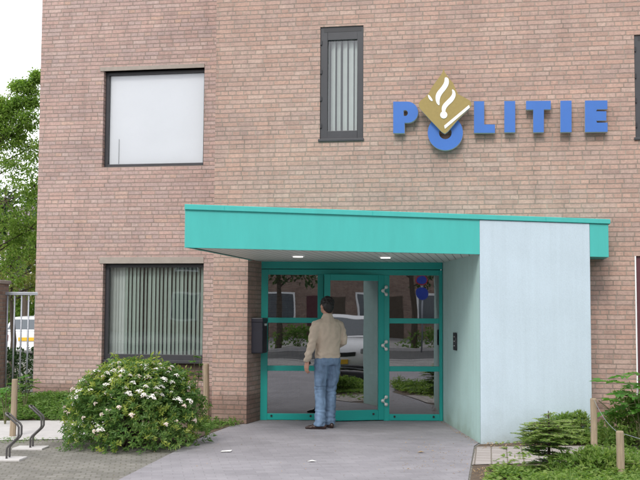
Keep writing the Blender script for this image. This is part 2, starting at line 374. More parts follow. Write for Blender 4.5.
def soffit_mat():
    mt, nt, out = new_mat('slatted_soffit'); L = nt.links.new
    tc = N(nt, 'TexCoord'); mp = N(nt, 'Mapping'); mp.inputs['Rotation'].default_value = (0, 0, rad(9.9)); L(tc.outputs['Object'], mp.inputs[0])
    sp = N(nt, 'SeparateXYZ'); L(mp.outputs[0], sp.inputs[0])
    fr = math_n(nt, 'FRACT', math_n(nt, 'DIVIDE', sp.outputs[0], .10))
    g = ramp(nt, [(0, (1,1,1)), (.86, (1,1,1)), (.90, (.35,.35,.35)), (.97, (.35,.35,.35)), (1, (1,1,1))]); L(fr, g.inputs[0])
    c = mixc(nt, 1.0, (.66,.70,.67), g.outputs[0], 'MULTIPLY')
    b = N(nt, 'BsdfPrincipled', Roughness=.5); L(c, b.inputs['Base Color'])
    bp = N(nt, 'Bump', Strength=.6, Distance=.01); L(g.outputs[0], bp.inputs['Height']); L(bp.outputs[0], b.inputs['Normal'])
    L(b.outputs[0], out.inputs[0]); return mt
M['soffit'] = soffit_mat()
def render_mat(name, col):
    mt, nt, out = new_mat(name); L = nt.links.new
    tc = N(nt, 'TexCoord'); sp = N(nt, 'SeparateXYZ'); L(tc.outputs['Object'], sp.inputs[0])
    gr = N(nt, 'TexNoise', Scale=75.0, Detail=3.0, Roughness=.8); L(tc.outputs['Object'], gr.inputs['Vector'])
    bg_ = N(nt, 'TexNoise', Scale=1.7, Detail=6.0, Roughness=.6); L(tc.outputs['Object'], bg_.inputs['Vector'])
    mp = N(nt, 'Mapping'); mp.inputs['Scale'].default_value = (9, 9, .35); L(tc.outputs['Object'], mp.inputs[0])
    st_ = N(nt, 'TexNoise', Scale=1.0, Detail=5.0, Roughness=.6); L(mp.outputs[0], st_.inputs['Vector'])
    r1 = ramp(nt, [(.35, (.945,.945,.95)), (.65, (1.045,1.045,1.04))]); L(gr.outputs[0], r1.inputs[0])
    r2 = ramp(nt, [(.3, (.95,.95,.945)), (.7, (1.03,1.03,1.03))]); L(bg_.outputs[0], r2.inputs[0])
    r3 = ramp(nt, [(.3, (.945,.945,.94)), (.55, (1,1,1))]); L(st_.outputs[0], r3.inputs[0])
    e = math_n(nt, 'ADD', sp.outputs[2], math_n(nt, 'MULTIPLY_ADD', bg_.outputs[0], .5, -.25))
    r4 = ramp(nt, [(.0, (.70,.68,.62)), (.10, (.86,.855,.83)), (.38, (1,1,1))]); L(e, r4.inputs[0])
    c = mixc(nt, 1.0, col, r1.outputs[0], 'MULTIPLY')
    for q in (r2, r3, r4): c = mixc(nt, 1.0, c, q.outputs[0], 'MULTIPLY')
    b = N(nt, 'BsdfPrincipled', Roughness=.92); b.inputs['Specular IOR Level'].default_value = .2; L(c, b.inputs['Base Color'])
    bp = N(nt, 'Bump', Strength=.5, Distance=.004); L(gr.outputs[0], bp.inputs['Height']); L(bp.outputs[0], b.inputs['Normal']); L(b.outputs[0], out.inputs[0]); return mt
M['render'] = render_mat('pale_blue_render', (.47,.565,.64))

# ------------------------------------------------------------------ world, light
ELEV, ROT = rad(43), rad(196)
w = bpy.data.worlds.new('World'); SC.world = w; w.use_nodes = True; nt = w.node_tree; nt.nodes.clear()
L = nt.links.new
sky = nt.nodes.new('ShaderNodeTexSky'); sky.sky_type = 'NISHITA'; sky.sun_disc = False
sky.sun_elevation = ELEV; sky.sun_rotation = ROT; sky.air_density = 1.0; sky.dust_density = 3.0; sky.ozone_density = 1.0
tc = nt.nodes.new('ShaderNodeTexCoord'); mp = nt.nodes.new('ShaderNodeMapping'); mp.inputs['Scale'].default_value = (1, 1, 2.5); L(tc.outputs['Generated'], mp.inputs[0])
cn = nt.nodes.new('ShaderNodeTexNoise'); cn.inputs['Scale'].default_value = 2.2; cn.inputs['Detail'].default_value = 8; cn.inputs['Roughness'].default_value = .6; L(mp.outputs[0], cn.inputs['Vector'])
cr = ramp(nt, [(.3, (.80,.80,.80)), (.65, (1,1,1))]); L(cn.outputs[0], cr.inputs[0])
cc = ramp(nt, [(.3, (8.6,8.9,9.5)), (.7, (12.5,12.5,12.6))]); L(cn.outputs[0], cc.inputs[0])
sk = mixc(nt, cr.outputs[0], sky.outputs[0], cc.outputs[0])
bg = nt.nodes.new('ShaderNodeBackground'); bg.inputs['Strength'].default_value = .1; L(sk, bg.inputs[0])
wo = nt.nodes.new('ShaderNodeOutputWorld'); L(bg.outputs[0], wo.inputs[0])
sl = bpy.data.lights.new('sun', 'SUN'); sl.energy = 1.5; sl.angle = rad(20); sl.color = (1, .955, .89)
so = bpy.data.objects.new('sun', sl); COL.objects.link(so)
# Blender's sky rotation: 0 = +Y, clockwise seen from above
sd = Vector((math.sin(ROT) * math.cos(ELEV), math.cos(ROT) * math.cos(ELEV), math.sin(ELEV)))
so.rotation_euler = sd.to_track_quat('Z', 'Y').to_euler()
SC.view_settings.view_transform = 'Standard'; SC.view_settings.look = 'None'
SC.view_settings.exposure = .68; SC.view_settings.gamma = 1; SC.view_settings.use_curve_mapping = False
SC.render.engine = 'CYCLES'
SC.cycles.max_bounces = 8; SC.cycles.transparent_max_bounces = 16

# ------------------------------------------------------------------ planes
ANG = -math.atan(.175)
MAIN = Plane(-1.001, 13.91, ANG)
WING = Plane(-3.31, 15.77, ANG)
DOORY = 14.41
inward = Vector((math.sin(-ANG), math.cos(ANG), 0))     # into the building
A = Vector((-1.484, 10.99, 0)); P1 = Vector((1.925, 12.03, 0)); fd = (P1 - A).normalized(); fn = Vector((fd.y, -fd.x, 0))
P2 = A + fd * ((3.37 - A.x) / fd.x); B = A + fd * ((3.63 - A.x) / fd.x)
def to_main(p):                                           # follow `inward` to the main wall
    t = (MAIN.o - p).dot(MAIN.n) / inward.dot(MAIN.n); return p + inward * t

# ------------------------------------------------------------------ ground and setting
def sheet(name, poly, z, mat, kind='structure'):
    mb = MB(); mb.face([(p[0], p[1], z) for p in poly]); return tag(mb.build(name, mat), kind=kind)
sheet('ground', [(-300,-300),(300,-300),(300,400),(-300,400)], -.03, M['earth'])
g0, g1 = G(118, 480), G(209, 434)
ld = (g0 - g1).normalized(); gl = g0 + ld * ((g0.y - 3.0) / -ld.y)
e0, e1 = G(474, 446), G(468, 480)
sheet('sett_paving', [(-9, 3), (3, 3), (3, 12.0), (-1.2, 14.6), (-9, 14.6)], -.008, M['setts'])
sheet('forecourt', [(gl.x, 3.0), (6.0, 3.0), (6.0, 6.0), (e1.x+.25, 8.2), (e1.x, e1.y), (e0.x, e0.y), (P1.x, P1.y+.1), (1.9, DOORY+.1), (-1.0, DOORY+.1), (MAIN.o.x-.05, 13.9), (g1.x+.05, g1.y+.6), (g1.x, g1.y)], 0, M['forecourt'])
pa, pb, pc, pd = G(-30, 441), G(120, 438), G(120, 420), G(-30, 421)
sheet('concrete_path', [(pa.x-.1, pa.y), pb, pc, (pd.x-.3, pd.y)], 0.0, M['concrete'])
# planted bank in front of the wing, rising a little towards the wall
def bank_z(x, y):
    t = max(0, min(1, (y - 14.2) / 1.5)); return -.012 + .20 * t + .035 * noise.noise(Vector((x*1.3, y*1.3, 0))) * min(1, t*3)
mb = MB(); nx, ny = 40, 14
X0, X1, Y0, Y1 = -7.2, -1.5, 14.15, 16.3
for i in range(nx):
    for j in range(ny):
        q = []
        for a, b in ((i, j), (i+1, j), (i+1, j+1), (i, j+1)):
            x = X0 + (X1-X0)*a/nx; y = Y0 + (Y1-Y0)*b/ny; q.append((x, y, bank_z(x, y)))
        mb.face(q)
tag(mb.build('planted_bank', M['soil'], smooth='weld'), kind='structure')
# soil strip by the pier and shrub
s0, s1 = G(60, 446), G(209, 436)
sheet('shrub_bed', [G(85, 439), G(125, 445), G(180, 444), G(209, 434), G(236, 424), (-1.3, 14.35), (-2.6, 14.35), G(110, 425)], .003, M['soil'])
# right-hand planting bed and tiled strip
sheet('planting_bed', [(e0.x+.02, e0.y-.02), (e1.x+.02, e1.y), (e1.x+.28, 8.25), (6.5, 7.2), (7.5, 13.2), (3.3, 13.4), (P2.x, P2.y+.2), (P1.x+.02, P1.y+.06)], -.004, M['soil'])
t0, t1, t2, t3 = G(476, 447), G(640, 445), G(640, 458), G(472, 465)
sheet('tile_strip', [t3, (t2.x+2, t2.y+.2), (t1.x+2, t1.y+.2), t0], .004, M['tile'])
# street on the camera's side
sheet('road', [(-60, -9), (60, -9), (60, -2.2), (-60, -2.2)], -.012, M['asphalt'])
sheet('pavement', [(-60, -2.0), (60, -2.0), (60, 3.0), (-60, 3.0)], .0, M['pave'])
mb = MB(); mb.box((-60, -2.2, -.02), (60, -2.0, .03)); mb.box((-60, -9.2, -.02), (60, -9.0, .10)); tag(mb.build('kerb', M['concrete']), kind='structure')
sheet('far_pavement', [(-60, -23.2), (60, -23.2), (60, -9.2), (-60, -9.2)], .08, M['pave'])

# ------------------------------------------------------------------ police station
PS = empty('police_station', (0, 0, 0), label='pink brick police station with turquoise entrance canopy and pale rendered wall', cat='police station')
def wall(name, P, u0, u1, z0, z1, holes, mat, depth=.14, noreveal=()):
    us = sorted({u0, u1, *[h[0] for h in holes], *[h[1] for h in holes]}); zs = sorted({z0, z1, *[h[2] for h in holes], *[h[3] for h in holes]})
    mb = MB()
    for a, b in zip(us, us[1:]):
        for c, d in zip(zs, zs[1:]):
            if any(h[0] <= a+1e-6 and h[1] >= b-1e-6 and h[2] <= c+1e-6 and h[3] >= d-1e-6 for h in holes): continue
            mb.face([P.p(a, c), P.p(b, c), P.p(b, d), P.p(a, d)], [(a, c), (b, c), (b, d), (a, d)])
    for i, (a, b, c, d) in enumerate(holes):
        if i in noreveal: continue
        mb.face([P.p(a, c), P.p(a, d), P.p(a, d, -depth), P.p(a, c, -depth)], [(a, c), (a, d), (a+depth, d), (a+depth, c)])
        mb.face([P.p(b, c), P.p(b, c, -depth), P.p(b, d, -depth), P.p(b, d)], [(b, c), (b+depth, c), (b+depth, d), (b, d)])
        mb.face([P.p(a, d), P.p(b, d), P.p(b, d, -depth), P.p(a, d, -depth)], [(a, d), (b, d), (b, d+depth), (a, d+depth)])
        mb.face([P.p(a, c), P.p(a, c, -depth), P.p(b, c, -depth), P.p(b, c)], [(a, c), (a, c-depth), (b, c-depth), (b, c)])
    # ends and back
    for uu, sgn in ((u0, -1), (u1, 1)):
        q = [P.p(uu, z0), P.p(uu, z0, -2.4), P.p(uu, z1, -2.4), P.p(uu, z1)]; k = [(uu, z0), (uu-2.4, z0), (uu-2.4, z1), (uu, z1)]
        if sgn > 0: q.reverse(); k.reverse()
        mb.face(q, k)
    return mb.build(name, mat, PS)
def rect(P, tl, tr, bl, br):
    a = [P.hit(*q) for q in (tl, tr, bl, br)]
    return ((a[0][0]+a[2][0])/2, (a[1][0]+a[3][0])/2, (a[2][1]+a[3][1])/2, (a[0][1]+a[1][1])/2)
W_UP = rect(WING, (103.5, 71), (204.5, 68), (102.5, 168), (203.5, 164.5))
W_LO = rect(WING, (102, 264.5), (203, 262.5), (102, 381), (203, 379))
N_UP = rect(MAIN, (320.3, 26.5), (363.5, 25.8), (319.7, 139), (363.2, 138.5))
R_UP = rect(MAIN, (634.5, 34), (678, 34), (635, 137), (678, 137))
R_LO = rect(MAIN, (637, 256), (690, 256), (637, 404), (690, 404))
uc = MAIN.hit(37, 330)
wl = WING.hit(37.5, 200)[0]
ENT = (0.0, 3.2, -.05, 2.40)
ul = MAIN.hit(213, 300)[0]
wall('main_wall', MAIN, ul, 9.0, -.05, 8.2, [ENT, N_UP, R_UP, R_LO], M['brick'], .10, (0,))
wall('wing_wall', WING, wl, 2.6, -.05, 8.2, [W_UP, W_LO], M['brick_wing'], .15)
mb = MB(); q0 = MAIN.p(0, 0); jq = Vector((AT(260.8, 400, DOORY).x, DOORY + .02, 0))
Lj = (jq - q0).length
mb.face([(q0.x,q0.y,-.05), (jq.x,jq.y,-.05), (jq.x,jq.y,2.4), (q0.x,q0.y,2.4)], [(0,-.05),(Lj,-.05),(Lj,2.4),(0,2.4)])
mb.build('jamb', M['brick'], PS)
mb = MB(); pts = [MAIN.p(ul+.05, 8.1, -.05), MAIN.p(9, 8.1, -.05), MAIN.p(9, 8.1, -9), MAIN.p(ul-3, 8.1, -9)]
mb.face(pts); mb.build('roof', M['roofing'], PS); mb = MB(); pts = [WING.p(wl+.05, 8.05, -.05), WING.p(2.6, 8.05, -.05), WING.p(2.6, 8.05, -8), WING.p(wl+.05, 8.05, -8)]; mb.face(pts)
mb.build('roof', M['roofing'], PS)
for P, a, b in ((MAIN, ul-.03, 9.0), (WING, wl-.03, 2.0)):
    mb = MB(); mb.ext([(a, 8.2), (b, 8.2), (b, 8.3), (a, 8.3)], P, -.3, .04); mb.build('coping', M['lintel'], PS)
for r_, hh, oo in ((W_UP, .065, .012), (W_LO, .10, .012)):
    mb = MB(); mb.ext([(r_[0]-.06, r_[3]), (r_[1], r_[3]), (r_[1], r_[3]+hh), (r_[0]-.06, r_[3]+hh)], WING, -.14, oo); mb.build('lintel', M['lintel'], PS, bevel=.004)

def bars(mb, P, u0, u1, z0, z1, wl_, wr, wb, wt, o0, o1):
    mb.ext([(u0, z0), (u0+wl_, z0), (u0+wl_, z1), (u0, z1)], P, o0, o1)
    mb.ext([(u1-wr, z0), (u1, z0), (u1, z1), (u1-wr, z1)], P, o0, o1)
    mb.ext([(u0+wl_, z0), (u1-wr, z0), (u1-wr, z0+wb), (u0+wl_, z0+wb)], P, o0, o1)
    mb.ext([(u0+wl_, z1-wt), (u1-wr, z1-wt), (u1-wr, z1), (u0+wl_, z1)], P, o0, o1)
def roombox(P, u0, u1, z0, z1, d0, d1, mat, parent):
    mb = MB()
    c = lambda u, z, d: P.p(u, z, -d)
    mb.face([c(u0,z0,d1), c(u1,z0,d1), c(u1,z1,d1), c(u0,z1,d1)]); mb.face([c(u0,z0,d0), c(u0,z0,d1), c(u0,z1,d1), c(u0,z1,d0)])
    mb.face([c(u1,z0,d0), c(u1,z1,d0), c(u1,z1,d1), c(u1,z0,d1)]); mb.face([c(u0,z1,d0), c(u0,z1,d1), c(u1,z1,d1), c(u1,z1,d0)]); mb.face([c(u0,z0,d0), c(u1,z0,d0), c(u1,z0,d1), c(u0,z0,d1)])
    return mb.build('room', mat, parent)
def slats(mb, P, u0, u1, z0, z1, out, pitch, width, ang, skip=0.0):
    u = u0
    while u < u1:
        a = ang + U(-.16, .16); h = width/2
        if R() >= skip:
            du, do = h*math.cos(a), h*math.sin(a); zz = z0 + U(0, .012)
            mid = (0.006*math.sin(a), .006)
            mb.face([P.p(u-du, zz, out-do), P.p(u+mid[0], zz, out+mid[1]), P.p(u+mid[0], z1, out+mid[1]), P.p(u-du, z1, out-do)])
            mb.face([P.p(u+mid[0], zz, out+mid[1]), P.p(u+du, zz, out+do), P.p(u+du, z1, out+do), P.p(u+mid[0], z1, out+mid[1])])
        u += pitch * U(.93, 1.07)
def window(P, r_, lab, d, wd, mat, glass):
    u0, u1, z0, z1 = r_; mb = MB()
    bars(mb, P, u0+.002, u1-.002, z0+.002, z1-.002, *wd, -d-.06, -d)
    wd_o = mb.build('window', mat, PS, bevel=.004); wd_o['label'] = lab
    g = MB(); gi = (u0+wd[0]-.005, u1-wd[1]+.005, z0+wd[2]-.005, z1-wd[3]+.005)
    g.face([P.p(gi[0], gi[2], -d-.035), P.p(gi[1], gi[2], -d-.035), P.p(gi[1], gi[3], -d-.035), P.p(gi[0], gi[3], -d-.035)])
    g.build('pane', glass, wd_o)
    return wd_o, gi
# wing, upper: white roller blind right behind the glass
w1, gi = window(WING, W_UP, 'large upper window with white blind drawn down', .09, (.055, .03, .055, .05), M['frame'], M['glass_clear'])
mb = MB(); mb.face([WING.p(gi[0]-.02, gi[2]+.0, -.155), WING.p(gi[1]+.02, gi[2]+.0, -.155), WING.p(gi[1]+.02, gi[3]+.02, -.155), WING.p(gi[0]-.02, gi[3]+.02, -.155)])
mb.build('roller_blind', M['blind_white'], w1)
mb = MB(); mb.tube([WING.p(gi[0]+.17, gi[2]+.02, -.145), WING.p(gi[0]+.172, gi[2]+.42, -.145)], .004, 6); mb.build('blind_cord', M['black'], w1)
roombox(WING, W_UP[0]-.3, W_UP[1]+.3, W_UP[2]-.3, W_UP[3]+.3, .22, 2.0, M['dark_room'], w1)
# wing, lower: vertical slats, brown brick apron under the sill
zs = W_LO[2] + (W_LO[3]-W_LO[2]) * (381-361.5) / (381-264.5)
w2, gi = window(WING, (W_LO[0], W_LO[1], zs, W_LO[3]), 'large lower window with pale green vertical slats', .10, (.06, .03, .085, .055), M['frame'], M['glass'])
mb = MB(); slats(mb, WING, gi[0]+.25, gi[1]+.05, gi[2]-.02, gi[3]+.05, -.24, .066, .078, .66); sl_ = mb.build('vertical_blind', M['blind'], w2, smooth=False)
mb = MB(); slats(mb, WING, gi[0]-.03, gi[0]+.26, gi[2]-.02, gi[3]+.05, -.27, .05, .085, .35); mb.build('curtain', M['blind_pale'], w2)
roombox(WING, W_LO[0]-.4, W_LO[1]+.4, zs-.6, W_LO[3]+.3, .17, 2.2, M['dark_room'], w2)
mb = MB(); a, b = W_LO[0]+.003, W_LO[1]-.003
mb.face([WING.p(a, W_LO[2]-.3, -.135), WING.p(b, W_LO[2]-.3, -.135), WING.p(b, zs, -.135), WING.p(a, zs, -.135)], [(a, 0), (b, 0), (b, .5), (a, .5)])
mb.build('apron', M['brick_dark'], PS)
mb = MB(); mb.ext([(a, zs-.045), (b, zs-.045), (b, zs+.0), (a, zs+.0)], WING, -.16, -.05); mb.build('sill', M['frame'], w2, bevel=.004)
# narrow window
def narrow(r_, lab):
    wn_, gi = window(MAIN, r_, lab, .02, (.10, .085, .115, .185), M['frame'], M['glass'])
    mb = MB(); u0, u1, z0, z1 = r_
    mb.ext([(u0+.05, z1-.075), (u1-.03, z1-.075), (u1-.03, z1-.02), (u0+.05, z1-.02)], MAIN, -.03, -.017); mb.build('vent', M['black'], wn_)
    mb = MB(); mb.ext([(u0-.02, z0-.035), (u1+.01, z0-.035), (u1+.01, z0), (u0-.02, z0)], MAIN, -.05, .025); mb.build('sill', M['frame'], wn_, bevel=.004)
    for k in (.12, .36, .6, .86): mb = MB(); mb.box((-.012, -.012, -.03), (.012, .012, .03), Matrix.Translation(MAIN.p(u0+.012, z0+(z1-z0)*k, -.012))); mb.build('hinge', M['black'], wn_)
    mb = MB(); slats(mb, MAIN, gi[0]-.02, gi[1]+.05, gi[2]+.01, gi[3]+.03, -.15, .085, .075, .55); mb.build('vertical_blind', M['blind_pale'], wn_)
    roombox(MAIN, r_[0]-.2, r_[1]+.2, z0-.2, z1+.2, .12, 1.6, M['dark_room'], wn_)
narrow(N_UP, 'narrow upper window with pale vertical slats')
narrow(R_UP, 'narrow upper window at the right end of the wall')
w4, gi = window(MAIN, R_LO, 'plum framed ground floor window at the right end', .03, (.06, .06, .07, .07), M['frame_plum'], M['glass'])
roombox(MAIN, R_LO[0]-.2, R_LO[1]+.2, R_LO[2]-.2, R_LO[3]+.2, .12, 1.6, M['dark_room'], w4)
mb = MB(); u0 = R_LO[0]; mb.ext([(u0-.016, R_LO[2]), (u0+.001, R_LO[2]), (u0+.001, R_LO[3]), (u0-.016, R_LO[3])], MAIN, -.02, .012); mb.build('trim', M['white'], w4)

# canopy -----------------------------------------------------------------
Z0, Z1, Z2 = 2.256, 2.672, 2.735
FAS = Plane(A.x, A.y, math.atan2(fd.y, fd.x))
Lf, Lp1, Lp2 = (B - A).length, (P1 - A).length, (P2 - A).length
Dm = to_main(A); Cm = to_main(B)
CAN = MB(); pl = [A - fn*.05, B - fn*.05, Cm, Dm]
CAN.face([(p.x, p.y, Z1+.02) for p in pl]); can = CAN.build('canopy', M['roofing'], PS)
mb = MB(); mb.ext([(0, Z0), (Lp1, Z0), (Lp1, Z1), (0, Z1)], FAS, -.05, 0)
E = Plane(A.x, A.y, math.atan2(inward.y, inward.x))
Le = (Dm - A).length
mb.face([(A.x, A.y, Z0), (A.x, A.y, Z1), (Dm.x, Dm.y, Z1), (Dm.x, Dm.y, Z0)])
e2 = A + fd*.06; e3 = Dm + MAIN.d*.05
mb.face([(A.x, A.y, Z0), (Dm.x, Dm.y, Z0), (e3.x, e3.y, Z0), (e2.x, e2.y, Z0)])
mb.build('fascia', M['teal'], can)
mb = MB(); mb.prism([P2 + fd*.004, B, Cm, to_main(P2 + fd*.004)], Z0, Z1); mb.build('fascia', M['teal'], can, bevel=.004)
mb = MB(); mb.prism([A + fn*.022 - fd*.018, B + fn*.022 + fd*.018, Cm + fd*.018, Dm - fd*.018], Z1 + .003, Z2); mb.build('trim', M['teal'], can, bevel=.006)
for px_ in (224, 372, 545):
    uj = FAS.hit(px_, 210)[0]; mb = MB(); mb.ext([(uj-.003, Z1+.004), (uj+.003, Z1+.004), (uj+.003, Z2-.006), (uj-.003, Z2-.006)], FAS, .015, .0235); mb.build('joint', M['teal_dark'], can)
mb = MB(); mb.ext([(-.01, Z1-.006), (Lp1, Z1-.006), (Lp1, Z1+.003), (-.01, Z1+.003)], FAS, -.02, .004); mb.build('joint', M['teal_dark'], can)
sf = [A + fd*.05 - fn*.05, P1 - fn*.05 + fd*.3, Vector((1.95, DOORY + .3, 0)), Vector((-.9, DOORY + .3, 0)), Dm + MAIN.d*.05]
mb = MB(); mb.face([(p.x, p.y, Z0+.008) for p in reversed(sf)]); mb.build('soffit', M['soffit'], can)
for px, py in ((298, 255.6), (385.5, 256.6)):
    d = ray(px, py); t = (Z0 - CAM_H) / d.z; p = CAM + d*t
    mb = MB(); mb.tube([(p.x, p.y, Z0-.012), (p.x, p.y, Z0+.007)], .088, 20); dl = mb.build('downlight', M['white'], can)
    mb = MB(); mb.tube([(p.x, p.y, Z0-.020), (p.x, p.y, Z0-.011)], .062, 20); mb.build('bulb', emit_mat('downlight_glow', (1, .95, .85), 2.2), dl)
# rendered wall
P4 = Vector((AT(442.9, 400, DOORY).x, DOORY, 0))
q1, q2 = P1 + fn*.004, P2 + fn*.004
mb = MB(); mb.prism([q1, q2, to_main(q2) + inward*.1, to_main(q2) + inward*.9 - MAIN.d*.6, P4 + Vector((.06, .16, 0)), P4 + Vector((0, .16, 0))], -.05, Z1)
mb.build('rendered_wall', M['render'], PS, bevel=.008)
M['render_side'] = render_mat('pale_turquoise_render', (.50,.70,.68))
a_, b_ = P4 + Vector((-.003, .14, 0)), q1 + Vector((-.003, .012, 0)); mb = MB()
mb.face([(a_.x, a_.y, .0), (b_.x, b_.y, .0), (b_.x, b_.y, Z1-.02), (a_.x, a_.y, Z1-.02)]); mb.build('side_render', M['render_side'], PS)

# entrance screen ---------------------------------------------------------
DP = Plane(0, DOORY, 0.0)
def du(px): return DP.hit(px, 345)[0]
def dz(py): return DP.hit(350, py)[1]
FX = [du(260.6), du(267.6), du(317.3), du(323.2), du(383.6), du(389.4), du(439.4), P4.x - .001]
ZT = [0.0, dz(413.9), dz(371.2), dz(366), dz(323.2), dz(318), dz(275), dz(269.6), Z0 + .02]
es = empty('entrance_screen', (0, 0, 0)); es.parent = PS
def rbox(mb, u0, u1, z0, z1, o0=-.06, o1=0.0): mb.ext([(u0, z0), (u1, z0), (u1, z1), (u0, z1)], DP, o0, o1)
mb = MB()
rbox(mb, FX[0], FX[1], ZT[0], ZT[7]); rbox(mb, FX[6], FX[7], ZT[0], ZT[7]); rbox(mb, FX[2], FX[3], ZT[0], ZT[6]); rbox(mb, FX[4], FX[5], ZT[0], ZT[6])
rbox(mb, FX[1], FX[6], ZT[6], ZT[7], -.06, -.004); rbox(mb, FX[0], FX[7], ZT[7]+.008, ZT[8], -.06, .004)
for a, b in ((FX[1], FX[2]), (FX[5], FX[6])):
    rbox(mb, a, b, ZT[0]+.004, ZT[1], -.06, -.003)
    rbox(mb, a, b, ZT[3], ZT[2] if ZT[2] > ZT[3] else ZT[2], -.06, -.003) if False else rbox(mb, a, b, min(ZT[2], ZT[3]), max(ZT[2], ZT[3]), -.06, -.003)
    rbox(mb, a, b, min(ZT[4], ZT[5]), max(ZT[4], ZT[5]), -.06, -.003)
mb.build('frame', M['teal_dark'], es, bevel=.004)
for a, b in ((FX[1], FX[2]), (FX[5], FX[6])):
    for c, d in ((ZT[1], ZT[2]), (ZT[3], ZT[4]), (ZT[5], ZT[6])):
        g = MB(); g.face([DP.p(a-.004, c-.004, -.03), DP.p(b+.004, c-.004, -.03), DP.p(b+.004, d+.004, -.03), DP.p(a-.004, d+.004, -.03)]); g.build('pane', M['glass_door'], es)
for px, py in ((272, 416.2), (311, 416.2), (394.5, 416.4), (433.5, 416.4)):
    p = DP.p(du(px), dz(py), 0); mb = MB(); mb.tube([(p.x, p.y+.01, p.z), (p.x, p.y-.008, p.z)], .016, 10); mb.build('drain_cap', M['black'], es)
# door leaf, hinged on the right and standing a little open
HINGE = Vector((du(384.3), DOORY - .005, 0)); OPEN = rad(13.3)
LP = Plane(HINGE.x, HINGE.y, OPEN)          # u negative runs from the hinge to the free edge, towards the street
LW = .885
dr = empty('door', HINGE); dr.parent = PS; dr['label'] = 'glazed teal door standing slightly open'
def lbox(mb, u0, u1, z0, z1, o0=-.05, o1=0.0): mb.ext([(u0, z0), (u1, z0), (u1, z1), (u0, z1)], LP, o0, o1)
zb, zt = .012, ZT[6] + .004
gz0, gz1 = dz(409.5), dz(280.8)
mb = MB(); lbox(mb, -LW, -LW+.085, zb, zt); lbox(mb, -.085, 0, zb, zt); lbox(mb, -LW+.085, -.085, zb, gz0, -.05, -.002); lbox(mb, -LW+.085, -.085, gz1, zt, -.05, -.002)
for q in range(len(mb.v)): mb.v[q] = tuple(Vector(mb.v[q]) - HINGE)
mb.build('leaf_frame', M['teal_dark'], dr, bevel=.005)
mb = MB(); mb.face([LP.p(-LW+.08, gz0-.004, -.025) - HINGE, LP.p(-.08, gz0-.004, -.025) - HINGE, LP.p(-.08, gz1+.004, -.025) - HINGE, LP.p(-LW+.08, gz1+.004, -.025) - HINGE]); mb.build('pane', M['glass_door'], dr)
mb = MB()
for zz in (.95, 1.25): mb.tube([LP.p(-LW+.04, zz, -.002) - HINGE, LP.p(-LW+.04, zz, .05) - HINGE], .009, 8)
mb.tube([LP.p(-LW+.04, .9, .05) - HINGE, LP.p(-LW+.04, 1.3, .05) - HINGE], .014, 10); mb.build('handle', M['chrome'], dr, smooth=False)
for py in (290.6, 345.2, 400.4):
    zz = dz(py); mb = MB(); x0 = HINGE.x
    for (ox, oz) in ((-.022, 0.0), (.026, .052), (.026, -.052)): mb.ball((ox, -.032, zz+oz), (.028, .022, .028), 12, 8)
    mb.tube([(-.022, -.026, zz), (.026, -.026, zz+.052)], .010, 8); mb.tube([(-.022, -.026, zz), (.026, -.026, zz-.052)], .010, 8)
    fuse(mb, 'hinge', M['chrome'], dr, .0055, 1)
p = LP.p(-.16, dz(410)-.05, 0) - HINGE; mb = MB(); mb.tube([p + Vector((0, .01, 0)), p + Vector((0, -.01, 0))], .016, 10); mb.build('drain_cap', M['black'], dr)
# lobby
mb = MB(); x0, x1, y0, y1 = -1.35, 1.75, DOORY+.06, 18.6
mb.face([(x0,y0,.01),(x1,y0,.01),(x1,y1,.01),(x0,y1,.01)]); mb.face([(x0,y0,2.6),(x0,y1,2.6),(x1,y1,2.6),(x1,y0,2.6)])
mb.face([(x0,y1,0),(x1,y1,0),(x1,y1,2.6),(x0,y1,2.6)]); mb.face([(x0,y0,0),(x0,y1,0),(x0,y1,2.6),(x0,y0,2.6)]); mb.face([(x1,y0,0),(x1,y0,2.6),(x1,y1,2.6),(x1,y1,0)])
mb.build('lobby', M['dim_room'], PS)

# ------------------------------------------------------------------ sign
sg = empty('police_sign', (0, 0, 0), label='raised blue lettering reading POLITIE with gold flame emblem over its O', cat='sign')
SO = .12   # face stands this far off the wall
def sp_(px, py):
    d = ray(px, py); q = MAIN.o + MAIN.n*SO; t = (q - CAM).dot(MAIN.n) / d.dot(MAIN.n); p = CAM + d*t
    return ((p - MAIN.o).dot(MAIN.d), p.z)
def letter(polys, lab):
    mb = MB()
    for poly in polys:
        o = [sp_(*q) for q in poly]
        ar = sum(o[i][0]*o[(i+1)%len(o)][1] - o[(i+1)%len(o)][0]*o[i][1] for i in range(len(o)))
        if ar < 0: o.reverse()
        mb.ext(o, MAIN, .035, SO, 0, 1)
    l = mb.build('letter', [M['blue'], M['edge']], sg); l['label'] = lab; return l
def ringpoly(cx, cy, r0, r1, a0, a1, n=28, sy=1.0):      # strips of a ring, as small quads
    out = []
    for k in range(n):
        t0_, t1_ = a0+(a1-a0)*k/n, a0+(a1-a0)*(k+1)/n
        f = lambda r, t: (cx + r*math.cos(t), cy + sy*r*math.sin(t))
        out.append([f(r0, t0_), f(r1, t0_), f(r1, t1_), f(r0, t1_)])
    return out
def ring_solid(outer, inner, lab, cap=False):             # one clean solid from two matching loops
    mb = MB(); n = len(outer); O = [sp_(*q) for q in outer]; I = [sp_(*q) for q in inner]
    for k in range(n):
        if not cap and False: pass
        k2 = (k+1) % n
        mb.face([MAIN.p(*O[k], SO), MAIN.p(*O[k2], SO), MAIN.p(*I[k2], SO), MAIN.p(*I[k], SO)], None, 0)
        mb.face([MAIN.p(*O[k], .035), MAIN.p(*O[k], SO), MAIN.p(*O[k2], SO), MAIN.p(*O[k2], .035)], None, 1)
        mb.face([MAIN.p(*I[k], .035), MAIN.p(*I[k2], .035), MAIN.p(*I[k2], SO), MAIN.p(*I[k], SO)], None, 1)
    l = mb.build('letter', [M['blue'], M['edge']], sg); l['label'] = lab; return l
